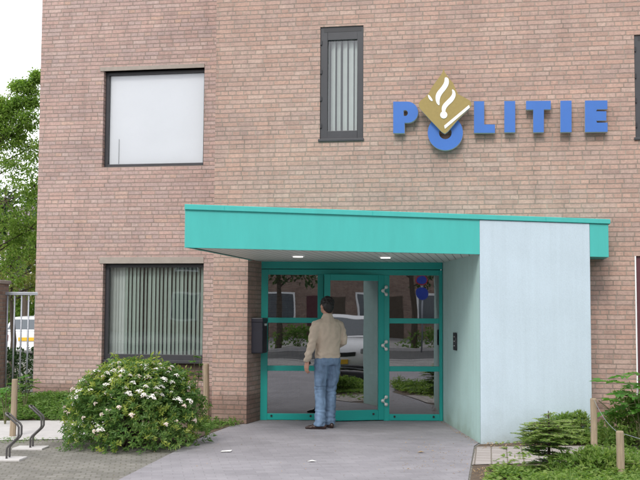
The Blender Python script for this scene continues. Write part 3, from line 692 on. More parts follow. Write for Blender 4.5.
T_, B_ = 101.6, 132.8
# P : outline and counter with matched point count
def P_loops():
    out = [(393.2, B_+.3), (393.2, T_), (406, T_)]; 
    cx, cy, r = 407.5, 112.2, 10.6
    for k in range(13):
        a = -math.pi/2 + math.pi*k/12; out.append((cx + r*math.cos(a), cy + r*math.sin(a)))
    out += [(404.6, 122.8), (404.6, B_+.3)]
    inn = [(403.6, 115.5), (403.6, 110.5), (404.5, 110.2)]
    for k in range(13):
        a = -math.pi/2 + math.pi*k/12; inn.append((405.2 + 2.6*math.cos(a), 113 + 3.0*math.sin(a)))
    inn += [(404.4, 115.8), (403.9, 115.7)]
    return out, inn
o_, i_ = P_loops(); ring_solid(o_, i_, 'letter P')
n = 40; ring_solid([(445.3 + 17.6*math.cos(2*math.pi*k/n), 132.6 + 17.6*math.sin(2*math.pi*k/n)) for k in range(n)], [(445.3 + 6.3*math.cos(2*math.pi*k/n), 132.8 + 6.3*math.sin(2*math.pi*k/n)) for k in range(n)], 'letter O, ring partly behind the emblem')
letter([[(474, T_-.4), (484.2, T_-.4), (484.2, 124.4), (495, 124.4), (495, B_), (474, B_)]], 'letter L')
letter([[(504.3, T_-.6), (515.2, T_-.6), (515.2, B_-.5), (504.3, B_-.5)]], 'first letter I')
letter([[(526, 100.9), (550.8, 100.7), (550.8, 109.4), (543.9, 109.4), (543.9, 132.2), (533.2, 132.3), (533.2, 109.6), (526, 109.6)]], 'letter T')
letter([[(560.4, 100.7), (571.6, 100.6), (571.6, 132), (560.4, 132.1)]], 'second letter I')
letter([[(585, 100.6), (607.4, 100.4), (607.4, 109.2), (597, 109.4), (596.2, 111.2), (606.4, 111.3), (606.4, 120.5), (596.2, 120.7), (597, 122.6), (607.6, 122.6), (607.6, 131.8), (585, 132)]], 'letter E')
# emblem: open book with flame
def ec(x, y): return (385 + x/5.05, 65 + y/5.05)
em_out = [(172,198),(182,184),(205,166),(222,148),(238,118),(262,84),(282,58),(292,40),(297,20),(303,42),(322,70),(345,96),(358,128),(370,152),(400,168),(428,184),(437,196),(437,208),(428,222),(372,276),(318,340),(303,351),(288,342),(236,288),(182,230),(172,214)]
def emb(name, pts, mat, o0, o1, parent, side=None):
    o = [sp_(*ec(*q)) for q in pts]
    ar = sum(o[i][0]*o[(i+1)%len(o)][1] - o[(i+1)%len(o)][0]*o[i][1] for i in range(len(o)))
    if ar < 0: o.reverse()
    mb = MB(); mb.ext(o, MAIN, o0, o1, 0, 1 if side else 0); return mb.build(name, [mat, side] if side else mat, parent)
em = emb('emblem', em_out, M['gold'], SO + .003, SO + .065, sg, M['edge'])
em['label'] = 'gold book shaped emblem with white flame'
def smooth_poly(pts, it=2):
    for _ in range(it):
        q = []
        for i in range(len(pts)):
            a, b = pts[i], pts[(i+1) % len(pts)]
            q += [(a[0]*.75+b[0]*.25, a[1]*.75+b[1]*.25), (a[0]*.25+b[0]*.75, a[1]*.25+b[1]*.75)]
        pts = q
    return pts
fl = [[(303,66),(322,72),(325,98),(312,125),(288,152),(276,180),(278,212),(262,200),(255,170),(263,143),(286,118),(302,92)],
      [(338,126),(354,136),(359,160),(346,187),(322,208),(308,226),(305,246),(290,246),(287,224),(293,206),(312,186),(333,166),(343,148)],
      [(217,153),(230,162),(245,186),(236,188),(222,175)]]
for k, f in enumerate(fl): emb('flame', smooth_poly(f), M['white'], SO + .060, SO + .072, em)
emb('flame_ball', [(298 + 18*math.cos(2*math.pi*k/20), 257 + 18*math.sin(2*math.pi*k/20)) for k in range(20)], M['white'], SO + .060, SO + .0735, em)
emb('page_edge', [(300,311),(425,207),(429,220),(304,327)], M['white'], SO + .060, SO + .071, em)
mb = MB()
for px in (398, 445, 479, 510, 538, 566, 591):
    u_, z_ = sp_(px, 118 if px != 445 else 143); mb = MB(); mb.tube([MAIN.p(u_, z_, 0.0), MAIN.p(u_, z_, .05)], .014, 8); mb.build('mounting', M['edge'], sg)

# mailbox and intercom ------------------------------------------------------
jd = (jq - q0).normalized(); jn = Vector((jd.y, -jd.x, 0))
JP = Plane(q0.x, q0.y, math.atan2(jd.y, jd.x))
ml = AT(253.6, 336, 14.2); zt_, zb_ = AT(260, 318.5, 14.2).z, AT(260, 353, 14.2).z
mb_root = empty('mailbox', (0, 0, 0), label='dark wall mailbox hung on the brick jamb left of the entrance', cat='mailbox')
mm = Matrix.Translation(Vector((AT(259.8, 336, 14.2).x, 14.2, 0))) @ Matrix.Rotation(math.atan2(jd.y, jd.x) - math.pi/2 + .1, 4, 'Z')
mb = MB(); mb.box((-.10, -.16, zb_), (.085, .10, zt_), mm); mb.build('case', M['mailbox'], mb_root, bevel=.015)
mb = MB(); mb.box((-.105, -.168, zt_-.055), (.09, .105, zt_+.01), mm); mb.build('lid', M['mailbox'], mb_root, bevel=.01)
mb = MB(); mb.box((.083, -.06, zt_-.10), (.093, .04, zt_-.07), mm); mb.build('slot', M['white'], mb_root)
ip = G(443 + 12, 422); 
wd = (P1 - P4).normalized(); IP = Plane(P4.x, P4.y, math.atan2(wd.y, wd.x))
def ihit(px, py): return IP.hit(px, py)
ia, ib = ihit(454.4, 332.5), ihit(457.2, 350.5)
it = empty('intercom', (0, 0, 0), label='slim dark intercom panel on the inner face of the pale rendered wall', cat='intercom')
s_in = 1 if IP.n.x < 0 else -1
mb = MB(); mb.ext([(min(ia[0], ib[0]), ib[1]), (max(ia[0], ib[0]), ib[1]), (max(ia[0], ib[0]), ia[1]), (min(ia[0], ib[0]), ia[1])], IP, 0.004*s_in, .020*s_in); mb.build('panel', M['frame'], it, smooth='weld')
um = (ia[0]+ib[0])/2
for k in range(3):
    mb = MB(); c = IP.p(um, ib[1] + .06 + .06*k, +.020*s_in); mb.ball(c, .008, 8, 5); mb.build('button', M['chrome'], it, smooth=True)

# ------------------------------------------------------------------ person
def make_person():
    base = G(327, 428.5); a = rad(30)
    f = Vector((-math.sin(a), math.cos(a), 0)); r = Vector((math.cos(a), math.sin(a), 0)); up = Vector((0, 0, 1))
    pr = empty('person', base, label='person in beige fleece and blue jeans seen from behind at the glass door', cat='person')
    def Q(x, y, z): return r*x + f*y + up*z
    RF = Matrix(((r.x, f.x, 0), (r.y, f.y, 0), (0, 0, 1))).to_4x4()
    def limb(mb, pts, rs, n=14, ell=1.0): mb.tube([Q(*p) for p in pts], rs, n, True, 0, ell)
    def blob(mb, c, rr, rot=None):
        Mx = RF if rot is None else RF @ rot
        mb.ball(Q(*c), rr, 16, 12, Mx.to_3x3())
    def torso(mb, secs, n=22):
        rings = []
        for (cx, cy, cz, rx, ry) in secs:
            b = len(mb.v); rings.append(b)
            for k in range(n):
                q = 2*math.pi*k/n; cs, sn = math.cos(q), math.sin(q); e = .8
                x = cx + rx*math.copysign(abs(cs)**e, cs); y = cy + ry*math.copysign(abs(sn)**e, sn)
                mb.v.append(tuple(Q(x, y, cz)))
        for i in range(len(rings)-1):
            for k in range(n):
                k2 = (k+1) % n; mb.f.append((rings[i]+k, rings[i]+k2, rings[i+1]+k2, rings[i+1]+k)); mb.uv += [(0,0)]*4; mb.mi.append(0)
        mb.f.append(tuple(rings[0]+k for k in reversed(range(n)))); mb.uv += [(0,0)]*n; mb.mi.append(0)
        mb.f.append(tuple(rings[-1]+k for k in range(n))); mb.uv += [(0,0)]*n; mb.mi.append(0)
    # joints (x right, y forward, z up)
    HL, HR = (-.095, 0, .90), (.09, 0, .90)
    KL, KR = (-.105, .015, .50), (.085, .05, .50)
    AL, AR = (-.115, -.015, .09), (.075, .05, .09)
    SL, SR = (-.175, -.005, 1.372), (.175, -.01, 1.372)
    EL, WL = (-.255, -.03, 1.13), (-.285, .045, .885)
    ER, WR = (.245, -.01, 1.14), (.17, .20, 1.06)
    ht = Matrix.Rotation(rad(12), 4, 'Z')
    # body
    b = MB()
    torso(b, [(0, .0, .86, .13, .09), (0, 0, .95, .155, .10), (0, .0, 1.1, .14, .09), (0, .0, 1.28, .165, .10), (0, -.01, 1.40, .15, .085), (0, -.01, 1.46, .06, .06)])
    limb(b, [(0, -.015, 1.42), (0, .0, 1.50), (0, .015, 1.56)], [.062, .056, .056])
    blob(b, (0, .025, 1.635), (.074, .093, .112), ht); blob(b, (-.012, .065, 1.575), (.048, .05, .05), ht)
    blob(b, (-.025, .118, 1.615), (.013, .022, .02), ht)
    for s in (-1, 1): blob(b, (s*.077, .015, 1.62), (.012, .022, .033), ht)
    for H, K, A_ in ((HL, KL, AL), (HR, KR, AR)): limb(b, [H, K, (K[0]*.4+A_[0]*.6, K[1]*.4+A_[1]*.6-.01, .30), A_, (A_[0], A_[1], .05)], [.085, .055, .05, .036, .034])
    for S, E_, W in ((SL, EL, WL), (SR, ER, WR)): limb(b, [S, E_, W], [.055, .042, .028])
    # hands: palm, four fingers, thumb
    def hand(W, d, palm_n, side):
        d = Vector(d).normalized(); n_ = Vector(palm_n).normalized(); s_ = d.cross(n_).normalized()*side
        Wv = Vector(W)
        for t in (-.024, -.008, .008, .024):
            limb(b, [Wv + s_*t*.7, Wv + d*.05 + s_*t*1.05, Wv + d*.09 + s_*t*1.15], [.016, .015, .012], 10)
        for t, Lg in ((-.028, .066), (-.010, .078), (.009, .073), (.027, .056)):
            p0 = Wv + d*.085 + s_*t*1.1; p1 = p0 + d*Lg*.45 + n_*.008; p2 = p1 + d*Lg*.3 + n_*.016; p3 = p2 + d*Lg*.18 + n_*.018
            limb(b, [p0, p1, p2, p3], [.0095, .009, .0085, .007], 8)
        p0 = Wv + d*.03 - s_*.022; limb(b, [p0, p0 + d*.03 - s_*.022 + n_*.012, p0 + d*.062 - s_*.028 + n_*.022, p0 + d*.08 - s_*.026 + n_*.03], [.014, .012, .0105, .008], 8)
    hand(WL, (-.03, .13, -1), (.9, .25, 0), 1)
    hand(WR, (-.3, .95, .12), (-.75, -.1, -.6), -1)
    fuse(b, 'body', M['skin'], pr, .0058, 3)
    for s in (-1, 1):
        e = MB(); c = Vector((0, .025, 1.635)) + (ht.to_3x3() @ Vector((s*.03, .085, .01))); e.ball(Q(*c), .011, 10, 7); e.build('eye', M['eye'], pr, smooth=True)
    # hair: short, covers crown and back
    h = MB()
    blob(h, (0, .012, 1.665), (.084, .098, .094), ht); blob(h, (0, -.022, 1.625), (.077, .074, .086), ht); blob(h, (0, -.035, 1.575), (.055, .045, .045), ht)
    for s in (-1, 1): blob(h, (s*.068, .012, 1.655), (.018, .035, .05), ht)
    for k in range(60):
        th = U(0, 2*math.pi); ph = U(0, 1.5); c = (math.sin(ph)*math.cos(th)*.08, .0+math.sin(ph)*math.sin(th)*.088, 1.663+math.cos(ph)*.09)
        blob(h, c, (.014, .016, .012), Matrix.Rotation(U(0, 6), 4, 'Z'))
    fuse(h, 'hair', M['hair'], pr, .0065, 1, lambda c: .0035*noise.noise(Vector((c.x*120, c.y*120, c.z*45))) + .003*noise.noise(c*45))
    # jeans
    j = MB()
    torso(j, [(0, -.012, .84, .135, .105), (0, -.015, .90, .168, .12), (0, -.005, .97, .162, .108), (0, .0, 1.03, .150, .098)])
    for s in (-1, 1): blob(j, (s*.075, -.055, .90), (.082, .078, .085))
    for H, K, A_ in ((HL, KL, AL), (HR, KR, AR)):
        limb(j, [(H[0], H[1]-.01, .92), (H[0]*1.02, H[1]-.005, .76), (K[0], K[1], .52), (K[0]*.5+A_[0]*.5, K[1]*.5+A_[1]*.5-.012, .32), (A_[0], A_[1], .13), (A_[0]-.002, A_[1]+.012, .045)], [.098, .094, .075, .072, .073, .080], 18)
    def jf(c):
        z = c.z; k = .006*noise.noise(Vector((c.x*9, c.y*9, z*17))) + .004*noise.noise(Vector((c.x*18, c.y*18, z*34)))
        if z < .26: k += .0055*math.sin(z*85 + 5*noise.noise(c*8))
        if .42 < z < .58: k += .004*math.sin(z*100 + 6*noise.noise(c*9))
        if .72 < z < .88: k += .003*math.sin(z*70 + c.x*40)
        return k
    jo = fuse(j, 'jeans', M['jeans'], pr, .011, 3, jf)
    # fleece
    s = MB()
    torso(s, [(0, .0, .905, .150, .108), (0, -.004, .945, .176, .126), (0, -.005, 1.06, .170, .122), (0, -.005, 1.22, .180, .124), (0, -.012, 1.34, .184, .116), (0, -.012, 1.405, .150, .102), (0, -.008, 1.455, .095, .080), (0, -.004, 1.485, .072, .068)])
    limb(s, [(0, -.01, 1.44), (0, -.002, 1.495), (0, .003, 1.518)], [.074, .066, .064], 18)
    limb(s, [(-.10, -.008, 1.39), SL, (-.215, -.018, 1.28), EL, (-.275, .0, 1.02), (-.288, .035, .915), (-.289, .043, .885)], [.068, .069, .063, .057, .052, .046, .041], 16)
    limb(s, [(.10, -.008, 1.39), SR, (.215, -.018, 1.28), ER, (.215, .085, 1.10), (.18, .175, 1.065)], [.068, .069, .063, .059, .053, .047], 16)
    def sfld(c):
        z = c.z; k = .006*noise.noise(Vector((c.x*7, c.y*7, z*13))) + .004*noise.noise(Vector((c.x*15, c.y*15, z*26)))
        l = c.dot(r)
        if z < 1.02 and abs(l) < .2: k += .0045*math.sin(z*75 + 7*noise.noise(c*6))
        if l < -.2: k += .0055*math.sin(z*62 + c.dot(f)*50 + 4*noise.noise(c*9))
        k += .0035*math.sin((z*.8 - l*1.1)*46 + 7*noise.noise(c*5)) - .006*max(0, 1-abs(l)/.006)*(z > 1.4)
        return k
    fuse(s, 'fleece', M['sweater'], pr, .011, 3, sfld)
    # shoes: the left foot is turned out to the left
    for lab, (ax, ay, _), turn in (('left', AL, 52), ('right', AR, -6)):
        t = rad(turn); fx, fy = -math.sin(t), math.cos(t); sh = MB(); 
        def S_(d, w_, z): return (ax + fx*d - fy*w_*-1*1.0, ay + fy*d + fx*w_*1.0, z)
        for d0, rr in ((-.045, (.036, .045, .042)), (.01, (.038, .06, .045)), (.075, (.044, .06, .036)), (.13, (.042, .058, .028)), (.165, (.034, .04, .022))):
            Mx = RF @ Matrix.Rotation(t, 4, 'Z'); sh.ball(Q(ax + fx*d0, ay + fy*d0, rr[2] + .006), rr, 14, 9, Mx.to_3x3())
        so_ = fuse(sh, 'shoe', M['shoe'], pr, .008, 3)
        mn = min(v.co.z for v in so_.data.vertices)
        for v in so_.data.vertices: v.co.z = max(v.co.z - mn - .006, .002)
    return pr
make_person()

# ------------------------------------------------------------------ plants
def rdir():
    z = U(-1, 1); a = U(0, 2*math.pi); q = math.sqrt(1-z*z); return Vector((q*math.cos(a), q*math.sin(a), z))
def shrub_flowering():
    c0 = G(138, 443); cx, cy = c0.x, 11.72
    root = empty('flowering_shrub', (cx, cy, 0), label='broad evergreen shrub covered in flat white flower heads beneath the big window', cat='shrub')
    RX, RY, H = .775, .66, .93
    def surf(a, t):          # a azimuth, t 0 base .. 1 top
        k = .97 + .26*noise.noise(Vector((math.cos(a)*1.9+4, math.sin(a)*1.9, t*2.4))) + .17*noise.noise(Vector((math.cos(a)*4.5, math.sin(a)*4.5, t*6)))
        ph = t * math.pi/2
        rr = math.cos(ph)**.72 * (1 - .02*max(0, .2-t)/.2)
        return Vector((RX*rr*math.cos(a)*k, RY*rr*math.sin(a)*k, H*(math.sin(ph)**.9)*(.9+.1*k)))
    fol, tip = MB(), MB()
    stm = MB()
    for k in range(46):
        a = U(0, 6.28); e = surf(a, U(.1, .95)) * U(.75, .97); st = Vector((U(-.15, .15), U(-.12, .12), 0)); mid = st*.5 + e*.45 + Vector((0, 0, .08))
        stm.tube([st, mid, e], [.012, .008, .003], 5)
    stm.build('stems', M['bark'], root)
    for k in range(5200):
        a = U(0, 6.28); t = R()**.9; p = surf(a, t); dep = 1 - .5*R()**2.2 + (.10*R() if R() < .12 else 0); p = Vector((p.x*dep, p.y*dep, max(.015, p.z*(.65+.35*dep))))
        out = Vector((math.cos(a)*math.cos(t*1.5), math.sin(a)*math.cos(t*1.5), .35+t*.8)).normalized()
        tipg = (dep > .90 and R() < .10 + .55*max(0, t-.4) + .25*(noise.noise(p*3.5) > .15))
        nleaf = 6
        sd = (out + rdir()*.55).normalized(); hb = sd.orthogonal().normalized(); hc = sd.cross(hb)
        for q in range(nleaf):
            an = q*2.4 + U(-.3, .3); o = hb*math.cos(an) + hc*math.sin(an)
            d = (sd*.75 + o*.9 + Vector((0, 0, -.05))).normalized()
            (tip if tipg else fol).leaf(p + sd*(q*.007), d, (sd - d*.4), U(.034, .066), U(.015, .026), .18)
    # long shoots sticking out of the top
    for k in range(60):
        a = U(0, 6.28); p = surf(a, U(.45, 1.0))*.97; d = Vector((U(-.5, .5) + math.cos(a)*.4, U(-.5, .5) + math.sin(a)*.4, 1)).normalized(); Ls = U(.07, .20)
        stm2 = d*Ls
        for q in range(9):
            pp = p + stm2*(q/8); o = rdir(); dd = (d*.7 + o*.9).normalized(); (tip if R() < .5 else fol).leaf(pp, dd, d, U(.045, .07), U(.018, .028))
    fol.build('foliage', M['leaf_shrub'], root); tip.build('young_foliage', M['leaf_shrub_tip'], root)
    # flower heads
    protos = []
    for v in range(4):
        fm = MB(); rr = (.052, .038, .045, .030)[v]
        for k in range(110):
            a = U(0, 6.28); q = math.sqrt(R()); q *= .72 + .28*math.sin(a*3 + v*2); x, y = rr*q*math.cos(a)*1.15, rr*q*math.sin(a); z = .026*(1-q*q) + U(-.006, .006)
            c = Vector((x, y, z)); n_ = (Vector((x*8, y*8, 1)) + rdir()*.25).normalized(); t_ = n_.orthogonal().normalized(); b_ = n_.cross(t_)
            s_ = U(.0042, .0066); th = U(0, 6)
            pts = [c + (t_*math.cos(th+i*math.pi/2.5) + b_*math.sin(th+i*math.pi/2.5))*s_ + n_*.002*(i % 2) for i in range(5)]
            fm.face(pts, [(0, 0)]*5, 1 if (v == 3 and R() < .6) or R() < .06 else 0)
        protos.append(fm)
    spots = []; tries = 0
    while len(spots) < 99 and tries < 6000:
        tries += 1
        a = U(math.pi, 2*math.pi) if R() < .93 else U(0, 6.28); t = U(.12, .97)
        if t < .40 and R() < .62: continue
        p = surf(a, t)*1.005
        if any((p - q[0]).length < .064 for q in spots): continue
        if noise.noise(p*2.6 + Vector((3, 1, 0))) < -.2 and R() < .4: continue
        spots.append((p, a, t))
    meshes = []
    for k, (p, a, t) in enumerate(spots):
        v = k % 4 if t > .35 else (3 if R() < .6 else 1)
        if k < 400 and not any(mv == v for mv, _ in meshes):
            o = protos[v].build('flower_head', [M['petal'], M['petal_old']], root); meshes.append((v, o))
        else:
            src = next(o2 for mv, o2 in meshes if mv == v); o = src.copy(); COL.objects.link(o); o.parent = root
        nd = Vector((math.cos(a)*math.cos(t*1.5)*.8, math.sin(a)*math.cos(t*1.5)*.8, .55+t)).normalized()
        o.location = p + nd*.012; o.rotation_euler = nd.to_track_quat('Z', 'Y').to_euler(); s_ = U(.8, 1.3); o.scale = (s_, s_*U(.8, 1.1), s_)
shrub_flowering()

def scatter_cover(name, area, n, mat, hgt, lab=None, size=(.03, .07), grass=.3, zf=None, seedoff=0, hf=None):
    fol = MB()
    k = 0
    while k < n:
        x, y = area()
        cl = noise.noise(Vector((x*2.1+seedoff, y*2.1, 3)))
        if cl < -.35 and R() < .8: k += 1; continue
        hh = hgt * (.45 + .75*max(0, cl+.35)) * U(.4, 1.1) * (hf(x, y) if hf else 1.0)
        z = zf(x, y) if zf else 0.0; p = Vector((x, y, z))
        if R() < grass:
            for q in range(3):
                d = Vector((U(-.5, .5), U(-.5, .5), 1)); fol.leaf(p + Vector((U(-.02, .02), U(-.02, .02), 0)), d, rdir(), hh*U(.9, 1.6), .009, .1)
        else:
            tp = p + Vector((U(-.04, .04), U(-.04, .04), hh))
            for q in range(4):
                an = U(0, 6.28); d = Vector((math.cos(an), math.sin(an), U(-.1, .7))); Ls = U(*size); fol.leaf(tp - Vector((0, 0, hh*.6*R())), d, Vector((0, 0, 1)) + rdir()*.4, Ls, Ls*.55, .15)
        k += 1
    return tag(fol.build(name, mat), lab, None, None, 'stuff')
def bank_area():
    while True:
        x, y = U(-6.6, -1.9), U(14.2, 15.95)
        if WING.n.dot(Vector((x, y, 0)) - WING.o) > .02 or x < -4.7: return x, y
scatter_cover('ground_cover', bank_area, 7600, M['leaf_cover'], .13, 'low green ground cover on the bank in front of the wing', (.03, .075), .35, bank_z)
def pier_area():
    while True:
        p = G(U(196, 240), U(417, 437)); 
        if MAIN.n.dot(p - MAIN.o) > .03 and (p - g1).length < 1.4 and p.x < -1.0 - (13.9-p.y)*.55: return p.x, p.y
scatter_cover('weeds', pier_area, 300, M['leaf_cover'], .10, 'low weeds at the foot of the brick pier', (.025, .055), .3)
def moss_area():
    p = G(U(-5, 120), U(437.5, 443)); return p.x, p.y
scatter_cover('weeds', moss_area, 240, M['leaf_cover'], .018, 'tiny weeds along the front edge of the pale path', (.012, .03), .5)
def rbed_area():
    while True:
        x, y = U(1.5, 6.2), U(8.0, 12.9); q = Vector((x, y, 0)); px = 320 + 1000*x/y; py = 308 + 1600/y
        if FAS.n.dot(q - FAS.o) < .06: 
            if x < P2.x + .02 or MAIN.n.dot(q - MAIN.o) < .05: continue
        edge = 505 - (py - 445)*.55
        if 443 < py < 466 and px < 660 and not (px > 590 and R() < .25) and R() < .95: continue      # tiled strip stays clear
        if px < edge + 20*noise.noise(Vector((x*2, y*2, 0))) : continue
        if py <= 443 and px < 524 + 8*noise.noise(Vector((x*4, y*4, 0))): continue
        if px > 800: continue
        return x, y
scatter_cover('ground_cover', rbed_area, 14000, M['leaf_bed'], .17, 'dense green ground cover in the bed beside the pale rendered wall', (.03, .065), .10, seedoff=9, hf=lambda x, y: .22 + .78*max(0, min(1, (308 + 1600/y - 462)/26)) if 308 + 1600/y > 445 else .8)
def litter_area():
    while True:
        x, y = U(1.5, 3.3), U(8.2, 12.2); q = Vector((x, y, 0)); px = 320 + 1000*x/y; py = 308 + 1600/y
        if (466 < py and 470 < px < 560) or (439 < py < 446 and 483 < px < 560 and FAS.n.dot(q - FAS.o) > .03): return x, y
mb = MB()
for k in range(700):
    x, y = litter_area(); mb.leaf(Vector((x, y, .006+.01*R())), Vector((U(-1, 1), U(-1, 1), U(-.1, .3))), Vector((0, 0, 1)) + rdir()*.5, U(.015, .04), U(.008, .016))
tag(mb.build('leaf_litter', M['leaf_dry']), 'dry leaf litter on the bare soil of the right bed', None, None, 'stuff')

def stake(px, pyb, h, wpx, lab, lean=0.0):
    p = G(px, pyb); r_ = wpx/2 * p.y/1000
    mb = MB(); n_ = 10; tp = Vector((lean, 0, h))
    mb.tube([(0, 0, -.05), tuple(tp*.5 + Vector((.004, 0, 0))), tuple(tp - Vector((0, 0, .012))), tuple(tp)], [r_*1.02, r_, r_*.97, r_*.85], n_)
    o = mb.build('wooden_stake', M['wood'], smooth=False); o.location = p
    tag(o, lab, 'stake', 'wooden stakes in the planting'); return p, tp
stake(12.5, 436, .70, 6.3, 'thick wooden stake beside the bicycle stands at the left edge', .012)
stake(206, 420, .80, 6.0, 'wooden stake between the flowering shrub and the brick pier', -.01)
pA, tA = stake(594, 452, .60, 6.6, 'taller wooden stake against the right edge of the rendered wall')
pB, tB = stake(620.5, 482, .47, 8.0, 'shorter wooden stake nearest the camera at the right')
mb = MB(); a_, b_ = pA + tA*.97 + Vector((0, -.035, 0)), pB + tB*.95 + Vector((0, .03, 0)); pts = []
for k in range(9):
    t = k/8; pts.append(a_.lerp(b_, t) - Vector((0, 0, .05*math.sin(math.pi*t))))
c_ = pB + tB*.95 + Vector((.03, -.03, 0)); 
mb.tube(pts, .0026, 6); mb.tube([c_, c_ + Vector((.35, -.15, -.10)), c_ + Vector((.9, -.3, -.06))], .0026, 6)
tag(mb.build('wire', M['steel']), 'thin sagging wire strung between the two right wooden stakes', 'wire')

def sapling(name, base, stems, leafL, mat, lab, cat, group=None, n=7, droop=.25, wratio=.5):
    root = empty(name, base, label=lab, cat=cat, group=group); st, lf = MB(), MB()
    for (dx, dy, h) in stems:
        tip_ = Vector((dx, dy, h)); mid = Vector((dx*.35, dy*.35, h*.55)); st.tube([(0, 0, -.02), mid, tip_], [.010, .007, .003], 6)
        for k in range(n):
            t = .45 + .55*(k+R()*.5)/n; t = min(t, 1); p = mid.lerp(tip_, max(0, (t-.45)/.55)); an = k*2.4 + U(-.4, .4)
            d = Vector((math.cos(an), math.sin(an), U(-.1, .5)))
            # pinnate spray
            sl2 = leafL*U(1.3, 2.2); e = p + d.normalized()*sl2 - Vector((0, 0, droop*sl2)); st.tube([p, (p+e)/2 + Vector((0, 0, .01)), e], [.004, .003, .002], 5)
            for q in range(5):
                pp = p.lerp(e, (q+1)/5); sd = d.cross(Vector((0, 0, 1))).normalized()
                for s_ in (-1, 1): lf.leaf(pp, d*.6 + sd*s_*.8 + Vector((0, 0, U(-.3, .1))), Vector((0, 0, 1)) + rdir()*.25, leafL*U(.7, 1.1), leafL*wratio, .1)
            lf.leaf(e, d + Vector((0, 0, -.2)), Vector((0, 0, 1)), leafL, leafL*wratio, .1)
    st.build('stem', M['twig'], root); lf.build('foliage', mat, root); return root
sapling('sapling', G(5, 424), [(.03, -.05, .62), (-.12, .05, .50), (.14, .08, .66)], .075, M['leaf_sap'], 'light green leafy sapling behind the left stake by the fence', 'sapling', n=4)
sapling('sapling', G(196, 417), [(-.05, .0, .98), (.05, .02, .86)], .07, M['leaf_sap'], 'light green sapling tied beside the stake at the brick pier', 'sapling', n=4)
sapling('sapling', AT(641, 428, 11.9) * Vector((1, 1, 0)) if False else Vector((3.68, 11.5, 0)), [(-.16, -.05, .80), (.06, .05, .93), (-.02, .10, .70), (-.20, .0, .58)], .155, M['leaf_sap'], 'broad leaved bright green sapling at the right edge in front of brick wall', 'sapling', n=5, wratio=.50)
sapling('sapling', AT(25, 400, 14.9)*Vector((1, 1, 0)) + Vector((0, 0, .1)), [(.0, 0, .5), (.12, .05, .42), (-.12, .0, .38)], .06, M['leaf_cover'], 'bushy green seedling on the bank in front of the fence', 'sapling', n=7)
def conifer():
    base = G(549, 474); root = empty('conifer_sapling', base + Vector((0, 0, .02)), label='small tiered conifer sapling with pale green shoots on the right bed', cat='sapling')
    st, lf, dk = MB(), MB(), MB(); h = .56
    st.tube([(0, 0, 0), (.005, 0, h*.6), (0, 0, h)], [.014, .010, .004], 7)
    def spray(p, d, Ls, mb_):
        sd = d.cross(Vector((0, 0, 1))).normalized(); e = p + d*Ls - Vector((0, 0, .10*Ls))
        st.tube([p, e], [.005, .002], 5)
        nn = int(Ls/.013)
        for q in range(nn):
            t = (q+1)/nn; pp = p.lerp(e, t)
            for s_ in (-1, 1): mb_.leaf(pp, d*.5 + sd*s_ + Vector((0, 0, U(-.05, .25))), Vector((0, 0, 1)) + rdir()*.3, .052*(1.15-.55*t), .017, .1)
    for lvl, (z, Ls, k) in enumerate(((.53, .06, 4), (.475, .12, 5), (.42, .23, 8), (.365, .31, 10), (.31, .28, 9), (.23, .22, 8), (.15, .20, 8), (.07, .20, 7))):
        for q in range(k):
            an = 2*math.pi*q/k + U(-.25, .25); d = Vector((math.cos(an), math.sin(an), U(.02, .34))).normalized(); L1 = Ls*U(.75, 1.15)
            mb_ = lf if lvl < 5 or R() < .4 else dk
            spray(Vector((0, 0, z + U(-.02, .02))), d, L1, mb_)
            if L1 > .15:
                sd = d.cross(Vector((0, 0, 1))).normalized()
                for s_ in (-1, 1): spray(Vector((0, 0, z)) + d*L1*.45, (d*.75 + sd*s_*.7).normalized(), L1*.5, mb_)
    root.scale = (1.18, 1.18, 1.05)
    st.build('trunk', M['bark'], root); lf.build('foliage', M['leaf_fir'], root); dk.build('lower_foliage', M['leaf_shrub'], root)
conifer()
def low_bush(name, base, rx, ry, h, n, mat, lab, leafL=.045, cat='shrub', group=None):
    root = empty(name, base, label=lab, cat=cat, group=group); lf, st = MB(), MB()
    for k in range(14):
        a = U(0, 6.28); st.tube([(0, 0, 0), (rx*.4*math.cos(a), ry*.4*math.sin(a), h*.6), (rx*.85*math.cos(a), ry*.85*math.sin(a), h*U(.6, 1))], [.008, .006, .003], 5)
    for k in range(n):
        a = U(0, 6.28); t = R()**.8; dep = 1-.55*R()**2; kk = 1+.3*noise.noise(Vector((base[0]+math.cos(a)*2, math.sin(a)*2, t*3)))
        p = Vector((rx*math.cos(a)*math.cos(t*1.45)*kk*dep, ry*math.sin(a)*math.cos(t*1.45)*kk*dep, h*math.sin(t*1.45)*kk*dep + .01))
        sd = (p.normalized() + rdir()*.8 + Vector((0, 0, .3))).normalized()
        for q in range(4):
            d = (sd + rdir()*.9).normalized(); lf.leaf(p, d, rdir(), leafL*U(.7, 1.3), leafL*.42, .15)
    st.build('stems', M['twig'], root); lf.build('foliage', mat, root); return root
low_bush('low_shrub', G(566, 441), .46, .22, .31, 900, M['leaf_bed'], 'low spreading green shrub at the foot of the pale rendered wall')
low_bush('low_shrub', Vector((3.74, 11.8, 0)), .55, .4, .55, 1300, M['leaf_bed'], 'rounded green shrub below the broad leaved sapling at the right edge')
low_bush('low_shrub', G(600, 478), .55, .28, .24, 900, M['leaf_bed'], 'feathery low shrub around the two right stakes', .05)
